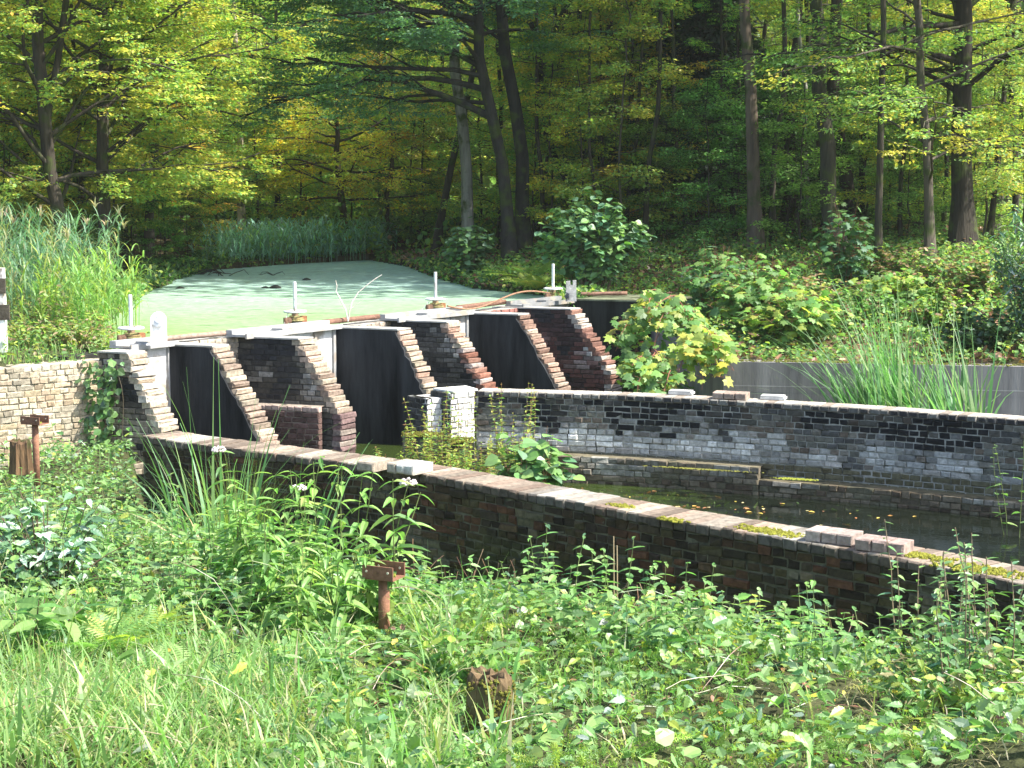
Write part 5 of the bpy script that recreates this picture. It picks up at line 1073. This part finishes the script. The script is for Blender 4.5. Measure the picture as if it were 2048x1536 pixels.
# ivy on the left abutment
iv = MB(); P_ = []; m = 230
for i in range(m):
    t = R.random(); q = np.array([-4.78, 20.95]) - u * .05 - v * (R.random() * .55 + .02); P_.append((*q, .45 + 1.1 * t + R.normal(0, .05)))
P_ = np.array(P_) + R.normal(0, .04, (m, 3)) + np.array([-.06, -.08, 0])
leaves(iv, 'round', P_, np.stack([R.normal(-.2, .5, m), R.normal(-.5, .3, m), R.normal(-.6, .3, m)], 1), R.normal(0, .2, (m, 3)) + [-.3, -.9, .5], R.uniform(.05, .12, m), pal(m, [DG, GR, LG], [2, 3, 1]))
for k in range(5):
    q = np.array([-4.85 - .08 * k, 20.9 + .05 * k, .4]); iv.tube(curve(q, (0, 0, 1), 1.2, 8, wob=.1), .006, 4, (.1, .08, .05))
tag(iv.build('ivy', M_leafg), 'ivy climbing the corner between the pale wall and the first buttress', 'ivy')

# ---- masses nobody could count
def region(n, x0, x1, y0, y1, test=None):
    X = R.uniform(x0, x1, n); Y = R.uniform(y0, y1, n)
    k = np.ones(n, bool) if test is None else test(X, Y); X, Y = X[k], Y[k]
    return X, Y
def fgmask(X, Y):
    inv = ~inpoly(X, Y, CHAN); lim = np.interp(X, [-9.2, -6.14, -4.89, -4.6], [18.2, 20.1, 21.1, 21.3]); xl = (np.abs(X) < Y * .36 + .5)
    nearw = dist_path(X, Y, NW) > .12; side = np.interp(X, NW[:, 0], NW[:, 1]); ok = np.where(X > -3.95, Y < side, Y < lim)
    return inv & xl & nearw & ok
# ground cover of small leaves in the foreground
def cover(name, n, tmp, size, palette, hmax, test, dens=None, y1=21, mat=None, up=.8, patch=None, y0=6.3, x0=-8, x1=6, area=fgmask):
    X, Y = region(n, x0, x1, y0, y1, area)
    if patch is not None:
        nn = np.array([N3(x, y, patch, .9) + .4 * N3(x, y, patch + 3, 3) for x, y in zip(X, Y)]); k = test(nn, X, Y); X, Y = X[k], Y[k]
    elif test is not None: k = test(None, X, Y); X, Y = X[k], Y[k]
    m = len(X); Z = ground(X, Y); hh = np.array([.5 + .5 * N3(x, y, 2.2, 1.6) + .35 * N3(x, y, 7, 5) for x, y in zip(X, Y)]).clip(.1, 1)
    hh = hh ** 1.5 * 1.25; pc_ = np.array(at(762, Y=9.7)); cl_ = np.exp(-((X - pc_[0] * Y / 9.7) ** 2) / .10 - ((Y - 8.8) ** 2) / 1.6); hh = hh * (1 - .85 * cl_)
    t = R.random(m) ** .6; P = np.stack([X, Y, Z + hh * hmax * t + .02], 1)
    D = R.normal(0, 1, (m, 3)); D[:, 2] = R.normal(-.15, .35, m); Nn = R.normal(0, .38, (m, 3)); Nn[:, 2] += up; Nn[:, 1] -= .15
    mb = MB(); cl = pal(m, [c for c, _ in palette], [w_ for _, w_ in palette], .17)
    leaves(mb, tmp, P, D, Nn, size * R.uniform(.5, 1.25, m), cl); return mb
leftish = lambda X, Y: sst(-X / Y, -.12, .16)
NETC = ((GR, 2.5), (LG, 4), ((.26, .43, .16), 3), (BG, 1.5), (YG, .7), (WS, .35))
mb = cover('x', 80000, 'ovate', .066, NETC, .30, lambda n, X, Y: (n > -.35) & ~((X / Y < -.12) & (Y < 9.4) & (n < .25)), patch=1.0)
mb2 = cover('x', 14000, 'ovate', .095, (((.16, .3, .07), 3), (LG, 3), (GR, 3), (YG, .8)), .42, lambda n, X, Y: n > .05, patch=9.0)
mb4 = cover('x', 9000, 'round', .075, (((.24, .42, .12), 3), (LG, 3), ((.36, .5, .2), 1)), .2, lambda n, X, Y: (n > .18) & (Y < 12), patch=29.0)
tag(mb4.build('round_leaf_cover', M_leafg), kind='stuff')
# thin runners between the leaves
for i in range(420):
    X, Y = region(1, -3.5, 3.5, 6.6, 16, fgmask)
    if len(X): z = float(ground(X[0], Y[0])); a = R.uniform(0, 6.28); mb2.tube(curve((X[0], Y[0], z + .02), (math.cos(a), math.sin(a), R.uniform(.3, 1.2)), R.uniform(.3, .8), 8, droop=1.3, wob=.12), .0022, 4, pal(1, [(.3, .16, .1), (.34, .3, .16), (.2, .24, .08)])[0])
tag(mb.build('ground_cover', M_leaf), kind='stuff'); tag(mb2.build('bramble_cover', M_leafg), kind='stuff')
mb = cover('x', 26000, 'sprig', .13, (((.17, .30, .06), 3), (YG, 2), (LG, 2)), .16, lambda n, X, Y: (n > .12) & (X > -1.5), patch=17.0, y1=13, up=0)
tag(mb.build('bedstraw', M_leaf), kind='stuff')
# grass
def grass(name, n, x0, x1, y0, y1, h, w_, palette, test, lean=.5, area=fgmask):
    X, Y = region(n, x0, x1, y0, y1, lambda a, b: area(a, b) & test(a, b) & (((a + .078 * b) ** 2 / .05 + (b - 8.8) ** 2 / 1.4) > 1)); m = len(X); mb = MB()
    blades(mb, np.stack([X, Y, ground(X, Y)], 1), h * R.uniform(.4, 1.15, m), w_ * R.uniform(.6, 1.3, m), R.uniform(0, 6.28, m), np.abs(R.normal(lean, .3, m)), pal(m, [c for c, _ in palette], [q_ for _, q_ in palette], .16), seg=5)
    return tag(mb.build(name, M_leaf), kind='stuff')
GRS = (((.20, .36, .10), 4), ((.27, .44, .14), 3), ((.35, .42, .12), 1.5), ((.55, .52, .32), 1.4), ((.12, .23, .07), 1.2))
grass('grass', 22000, -3.2, .6, 6.4, 9.6, .27, .009, GRS, lambda X, Y: (X / Y < -.06 - .02 * np.sin(X * 5)) | (R.random(len(X)) < .08), 1.0)
grass('broad_grass', 1500, -3.2, .9, 6.4, 10, .42, .018, GRS, lambda X, Y: (X / Y < .0), .7)
grass('grass_tufts', 5200, -7, 4, 7, 20, .34, .008, GRS, lambda X, Y: R.random(len(X)) < .8, .45)
grass('dry_grass', 3500, -3, 3.2, 6.4, 9, .22, .006, (((.50, .45, .28), 3), ((.4, .38, .18), 2)), lambda X, Y: (X / Y < -.17) | (X / Y > .2) | (R.random(len(X)) < .15), 1.3)
grass('green_shoots', 900, -1.4, 1.2, 11.5, 16, .3, .008, (((.12, .26, .03), 3), (LG, 1)), lambda X, Y: np.abs(dist_path(X, Y, NW) - .9) < .6, .4)
# left bank and right bank ground plants
def lbank(X, Y): return (~inpoly(X, Y, POND)) & (~inpoly(X, Y, CHAN)) & (Y > np.interp(X, [-12, -9.2, -6.14, -4.89, -4.4], [18, 18.7, 20.5, 21.5, 22.2]))
mb = cover('x', 26000, 'ovate', .075, ((GR, 3), (LG, 3), (YG, 2), ((.35, .26, .14), .7)), .28, None, area=lambda X, Y: lbank(X, Y) & (X < -4.6 - (Y - 22) * .1) & (Y < 34), x0=-11, x1=-4.4, y0=18, y1=34); tag(mb.build('bank_plants', M_leaf), kind='stuff')
grass('bank_grass', 5000, -9.5, -4.6, 20, 24, .22, .012, GRS, lambda X, Y: X < -4.6 - (Y - 22) * .1, .4, area=lbank)
def rbank(X, Y): return (~inpoly(X, Y, POND)) & (~inpoly(X, Y, CHAN)) & (X < Y * .34 + 1) & (X > np.interp(Y, [22, 30, 31, 34, 46], [3, 2.2, .6, -.9, -4.2])) & (Y > np.interp(X, [2.4, 2.6, 3.6, 6.6, 10, 16], [29.7, 24.4, 23.7, 23.25, 22.8, 21.9]))
mb = cover('x', 110000, 'small', .095, ((GR, 3), (LG, 3), (YG, 1.6), (DG, .6), (BR, .9)), .42, lambda n, X, Y: n > -.3, patch=40.0, area=rbank, x0=-4, x1=14, y0=22, y1=40); tag(mb.build('bank_herbs', M_leaf), kind='stuff')
X, Y = region(30000, -4, 14, 22, 46, rbank); m = len(X); lit_ = MB()
leaves(lit_, 'small', np.stack([X, Y, ground(X, Y) + R.uniform(.0, .05, m)], 1), rdir(m), R.normal(0, .45, (m, 3)) + [0, 0, 1], R.uniform(.06, .15, m), pal(m, [(.30, .17, .10), (.42, .26, .18), (.22, .11, .06), (.48, .34, .26), (.40, .24, .05)], [3, 3, 3, 1.5, 1], .2))
X, Y = region(3500, -3.5, 4, 6.8, 16, fgmask); m = len(X)
leaves(lit_, 'small', np.stack([X, Y, ground(X, Y) + R.uniform(.0, .10, m) * (R.random(m) < .4)], 1), rdir(m) * [1, 1, .3], R.normal(0, .3, (m, 3)) + [0, 0, 1], R.uniform(.03, .055, m), pal(m, [(.30, .17, .10), (.5, .42, .06), (.22, .11, .06), (.5, .28, .06)], [3, 2, 3, 1], .2))
tag(lit_.build('leaf_litter', M_dry), kind='stuff')
grass('forest_grass', 5000, -2, 12, 26, 40, .3, .02, ((GR, 3), (YG, 2), ((.34, .30, .14), 1)), lambda X, Y: R.random(len(X)) < .8, .4, area=rbank)
X, Y = region(60000, -17, 17, 43, 72, lambda a, b: (~inpoly(a, b, POND)) & (np.abs(a) < b * .33)); nn = np.array([N3(x, y, 60, .5) for x, y in zip(X, Y)]); k = nn > -.12; X, Y, nn = X[k], Y[k], nn[k]; m = len(X); mb = MB()
leaves(mb, 'small', np.stack([X, Y, ground(X, Y) + R.random(m) ** 1.4 * (.5 + 1.6 * nn.clip(0, 1))], 1), rdir(m), R.normal(0, .45, (m, 3)) + [0, 0, 1], R.uniform(.12, .22, m), pal(m, [GR, LG, YG, DG, BR], [3, 3, 2, 1, .6])); tag(mb.build('forest_undergrowth', M_leaf), kind='stuff')
# edge of the pond, right side: overhanging herbs
X, Y = region(60000, -5, 3, 29, 47, lambda a, b: (~inpoly(a, b, POND)) & (dist_path(a, b, POND + [POND[0]]) < .8) & (a > -3.6 + (46 - b) * .0) & (a > np.interp(b, [29, 30, 46], [1, .5, -5]))); m = len(X); mb = MB()
leaves(mb, 'small', np.stack([X, Y, 1.6 + R.random(m) ** 1.3 * .38 * np.array([.6 + .8 * N3(x, y, 3, 1.1) for x, y in zip(X, Y)]).clip(.15, 1.4)], 1), rdir(m), R.normal(0, .4, (m, 3)) + [-.3, -.3, 1], R.uniform(.07, .13, m), pal(m, [GR, DG, LG, YG], [3, 2, 1.5, 1]))
X, Y = region(30000, -10, -5, 28, 46, lambda a, b: (~inpoly(a, b, POND)) & (dist_path(a, b, POND + [POND[0]]) < 1.0) & (a < -5.4)); m = len(X)
leaves(mb, 'small', np.stack([X, Y, 1.6 + R.random(m) ** 1.3 * .45 * np.array([.6 + .8 * N3(x, y, 3, 1.1) for x, y in zip(X, Y)]).clip(.15, 1.4)], 1), rdir(m), R.normal(0, .4, (m, 3)) + [.3, -.3, 1], R.uniform(.07, .13, m), pal(m, [GR, DG, LG, YG], [3, 2, 1, 1]))
tag(mb.build('pond_edge_plants', M_leaf), kind='stuff')
# floating leaves on the channel
def chm(X, Y):
    s_ = np.interp(X, NW[:, 0], NW[:, 1]); f_ = np.interp(X, FW[:, 0], FW[:, 1]); return (Y > s_ + .5) & (Y < f_ - .55) & (X > .3)
X, Y = region(2600, .3, 6, 12, 22, chm); k = (R.random(len(X)) < .7 * np.exp(-(np.abs(X - 1.8)) / 1.2)) & (np.array([N3(x, y, 4, 1.3) for x, y in zip(X, Y)]) > -.1); X, Y = X[k], Y[k]; m = len(X); mb = MB()
Pz = np.stack([X, Y, np.full(m, .006) + R.uniform(0, .004, m)], 1); V_, f_ = tmpl('small'); leaves(mb, 'small', Pz, R.normal(0, 1, (m, 3)) * [1, 1, .02], np.tile([0, 0, 1.0], (m, 1)), R.uniform(.03, .085, m), pal(m, [(.5, .36, .08), (.42, .2, .08), (.5, .42, .2), (.2, .1, .05)], [3, 2, 2, 2]))
tag(mb.build('floating_leaves', M_dry), kind='stuff')
X, Y = region(5200, .2, 4.2, 14, 22, chm); k = R.random(len(X)) < .9 * np.exp(-np.maximum(0, X - 1.2) / .9); X, Y = X[k], Y[k]; m = len(X); mb = MB()
leaves(mb, 'sprig', np.stack([X, Y, np.full(m, .0)], 1), R.normal(0, 1, (m, 3)) * [1, 1, .15], R.normal(0, .3, (m, 3)) + [0, 0, 1], R.uniform(.06, .12, m), pal(m, [(.07, .12, .02), (.12, .17, .03), (.2, .1, .04)], [3, 2, 1])); tag(mb.build('water_weed', M_leaf), kind='stuff')

# ------------------------------------------------------------------ rusty posts, stumps, fence, dead stalks
def rpost(px, Y, ztop, zbase, w_, rot, lb):
    x = at(px, Y=Y)[0]; rt = empty('rusty_post', (x, Y, zbase), lb, 'post', 'rusty bracket posts', rz=rot); h = ztop - zbase; p_ = MB()
    p_.lathe((0, 0, 0), [(.034, -.15), (.034, h * .4), (.035, h * .42), (.033, h)], 18, (.24, .12, .075)); p_.build('pipe', M_rust, rt, smooth=True)
    b_ = MB(); b_.box((0, 0, h + .004), (w_, .15, .008), 0, (.23, .11, .07))
    for sy in (-1, 1):
        t0 = sy * .074
        b_.box((0, t0, h + .045), (w_, .009, .075), 0, (.20, .10, .065))
    b_.build('bracket', M_rust, rt)
    hol = MB()
    for sy in (-1, 1):
        for sx in (-.7, .7): hol.lathe((sx * w_ / 2, sy * .0835 if sy < 0 else .066, h + .05), [(.007, -.0015), (.007, .0015)], 10, (.62, .55, .42), ax=np.array([[1, 0, 0], [0, 0, 1], [0, -1, 0]]))
    hol.build('bolt_hole', M_rust, rt)
    mo = MB(); mosspad(mo, (0, 0, h + .008), (1, 0), w_ * .7, .13, .03, 70, (.28, .30, .05)); mo.build('moss', M_moss, rt); return rt
rpost(762, 9.7, 1.52, 1.12, .20, rad(-24), 'rusty pipe post with a mossy channel bracket in the centre foreground')
rpost(60, 17.3, 1.31, .75, .24, rad(-24), 'rusty bracket post at the left edge before the pale wall')
def stump(px, Y, zb, r_, h, col, lb, mossy):
    x = at(px, Y=Y)[0]; rt = empty('tree_stump', (x, Y, zb), lb, 'stump'); mb = MB(); th = np.linspace(0, 2 * math.pi, 26)[:-1]; rings = []
    prof_ = [(1.15, -.1), (1.06, .1), (1.0, .35), (.95, .65), (.93, .9), (.8, .98), (.35, .93), (.0, .9)]
    rid = 1 + .12 * np.sin(th * 7 + 1) + .06 * np.sin(th * 13) + R.normal(0, .03, 25)
    v_ = np.array([[(rr_ * r_ * (rid if rr_ > .3 else 1)) * np.cos(th), (rr_ * r_ * (rid if rr_ > .3 else 1)) * np.sin(th), z_ * h + (R.normal(0, .022, 25) * h * 2 if z_ > .8 else 0) + 0 * th] for rr_, z_ in prof_]).transpose(0, 2, 1).reshape(-1, 3)
    n_ = len(prof_); i_ = np.arange(n_ - 1)[:, None] * 25; j_ = np.arange(25)[None]; k_ = (j_ + 1) % 25
    cc_ = np.array([col if (int(a / 25) < 4) else mixc(col, (.10, .06, .04), .5) for a in range(len(v_))]) * R.uniform(.7, 1.2, (len(v_), 1))
    mb.add(v_, [np.stack([i_ + j_, i_ + k_, i_ + 25 + k_, i_ + 25 + j_], -1).reshape(-1, 4)], cc_); mb.build('wood', M_bark, rt)
    if mossy:
        mo = MB()
        for k in range(700):
            a = R.uniform(0, 6.28); z_ = R.random() * h * .97; s_ = R.uniform(.004, .010); rr_ = r_ * (1.10 - .16 * z_ / h) * (1 + .1 * math.sin(a * 7 + 1))
            if N3(a * 1.3, z_ * 9, 2) < -.05: continue
            rr_ += 0; mo.lathe((rr_ * math.cos(a), rr_ * math.sin(a), z_), [(.001, -s_), (s_, -s_ * .3), (s_ * .9, s_ * .4), (.001, s_)], 6, np.array((.20, .20, .04)) * R.uniform(.6, 1.4))
        mo.build('moss', M_moss, rt)
stump(978, 7.6, 1.30, .105, .28, (.15, .115, .055), 'mossy broken stump in the bottom centre foreground', True)
stump(30, 16.6, .95, .10, .30, (.12, .075, .04), 'orange brown rotten stump at the left edge before the rusty post', False)
fp = empty('fence_post', (at(4, Y=21.2)[0] - .02, 21.2, 1.55), 'white fence post with two dark boards at the left edge', 'fence'); mb = MB(); mb.box((-.02, 0, .55), (.13, .13, 1.2), 0, (.82, .82, .8)); mb.build('post', M_white, fp)
for z_, x_ in ((.93, .0), (.60, .04)):
    mb = MB(); mb.box((-.55 + x_ + .0, -.09, z_), (1.25, .045, .19), rad(4), (.075, .065, .05)); mb.build('board', M_wood, fp)
for px, Y, h, lb in [(1231, 10.6, .36, 'left one of two close straight dead stalks before the brown wall'), (1238, 10.6, .31, 'right one of two close straight dead stalks before the brown wall')]:
    x = at(px, Y=Y)[0]; z_ = float(ground(x, Y)); mb = MB(); mb.tube([(x, Y, z_), (x + .005, Y, z_ + .3), (x, Y, z_ + .3 + h)], [.006, .005, .004], 6, (.36, .27, .17)); tag(mb.build('dead_stalk', M_stalk), lb, 'stalk')
# dry brown stalks before the ditch wall
mb = MB()
for i in range(70):
    x = R.uniform(-.9, 1.2); Yw = np.interp(x, NW[:, 0], NW[:, 1]) - R.uniform(.5, 1.5); z_ = float(ground(x, Yw)); mb.tube(curve((x, Yw, z_), (R.normal(0, .3), R.normal(0, .2), 1), R.uniform(.3, .75), 8, wob=.16, droop=R.uniform(-.2, .5)), .003, 4, pal(1, [(.26, .15, .09), (.36, .26, .16), (.16, .10, .07)])[0])
tag(mb.build('dry_stems', M_stalk), kind='stuff')
# ------------------------------------------------------------------ camera, sky and sun
cam = bpy.data.cameras.new('camera'); co = bpy.data.objects.new('camera', cam); C.objects.link(co)
cam.sensor_width = 36; cam.lens = 36 * F / 2048; cam.clip_end = 1000; cam.clip_start = .1
co.location = (0, 0, CH); co.rotation_euler = (math.pi / 2 - TH, 0, 0); scene.camera = co
SUN_AZ, SUN_EL = rad(-15), rad(50)     # azimuth of the direction to the sun, from +X towards +Y
w = bpy.data.worlds.new('World'); scene.world = w; w.use_nodes = True; nt = w.node_tree
bg = nt.nodes['Background']; sky = nt.nodes.new('ShaderNodeTexSky'); sky.sky_type = 'NISHITA'; sky.sun_disc = False
sky.sun_elevation = SUN_EL; sky.sun_rotation = math.pi / 2 - SUN_AZ
sky.air_density = 1.0; sky.dust_density = 2.0; nt.links.new(sky.outputs[0], bg.inputs[0]); bg.inputs[1].default_value = .15
sun = bpy.data.lights.new('sun', 'SUN'); so = bpy.data.objects.new('sun', sun); C.objects.link(so)
sun.energy = 4.6; sun.angle = rad(.6); sun.color = (1, .95, .86)
dv = Vector((math.cos(SUN_AZ) * math.cos(SUN_EL), math.sin(SUN_AZ) * math.cos(SUN_EL), math.sin(SUN_EL)))
so.rotation_euler = dv.to_track_quat('Z', 'Y').to_euler(); so.location = (20, -6, 20)
vs = scene.view_settings; vs.view_transform = 'Standard'; vs.look = 'None'; vs.gamma = 1; vs.use_curve_mapping = False; vs.exposure = 1.35
cy = scene.cycles; cy.max_bounces = 6; cy.diffuse_bounces = 3; cy.glossy_bounces = 2; cy.transmission_bounces = 3; cy.transparent_max_bounces = 4
cy.caustics_reflective = False; cy.caustics_refractive = False
cy.use_denoising = True
cy.volume_bounces = 0; cy.volume_step_rate = 4
hz = MB(); hz.box((0, 60, 21), (190, 190, 46)); hm, hnt, hout = newmat('haze_air'); pv = hnt.nodes.new('ShaderNodeVolumePrincipled'); pv.inputs['Density'].default_value = .0004
pv.inputs['Color'].default_value = (.95, 1, .9, 1); pv.inputs['Anisotropy'].default_value = .3; hnt.links.new(pv.outputs[0], hout.inputs['Volume'])
tag(hz.build('haze', hm), kind='stuff')
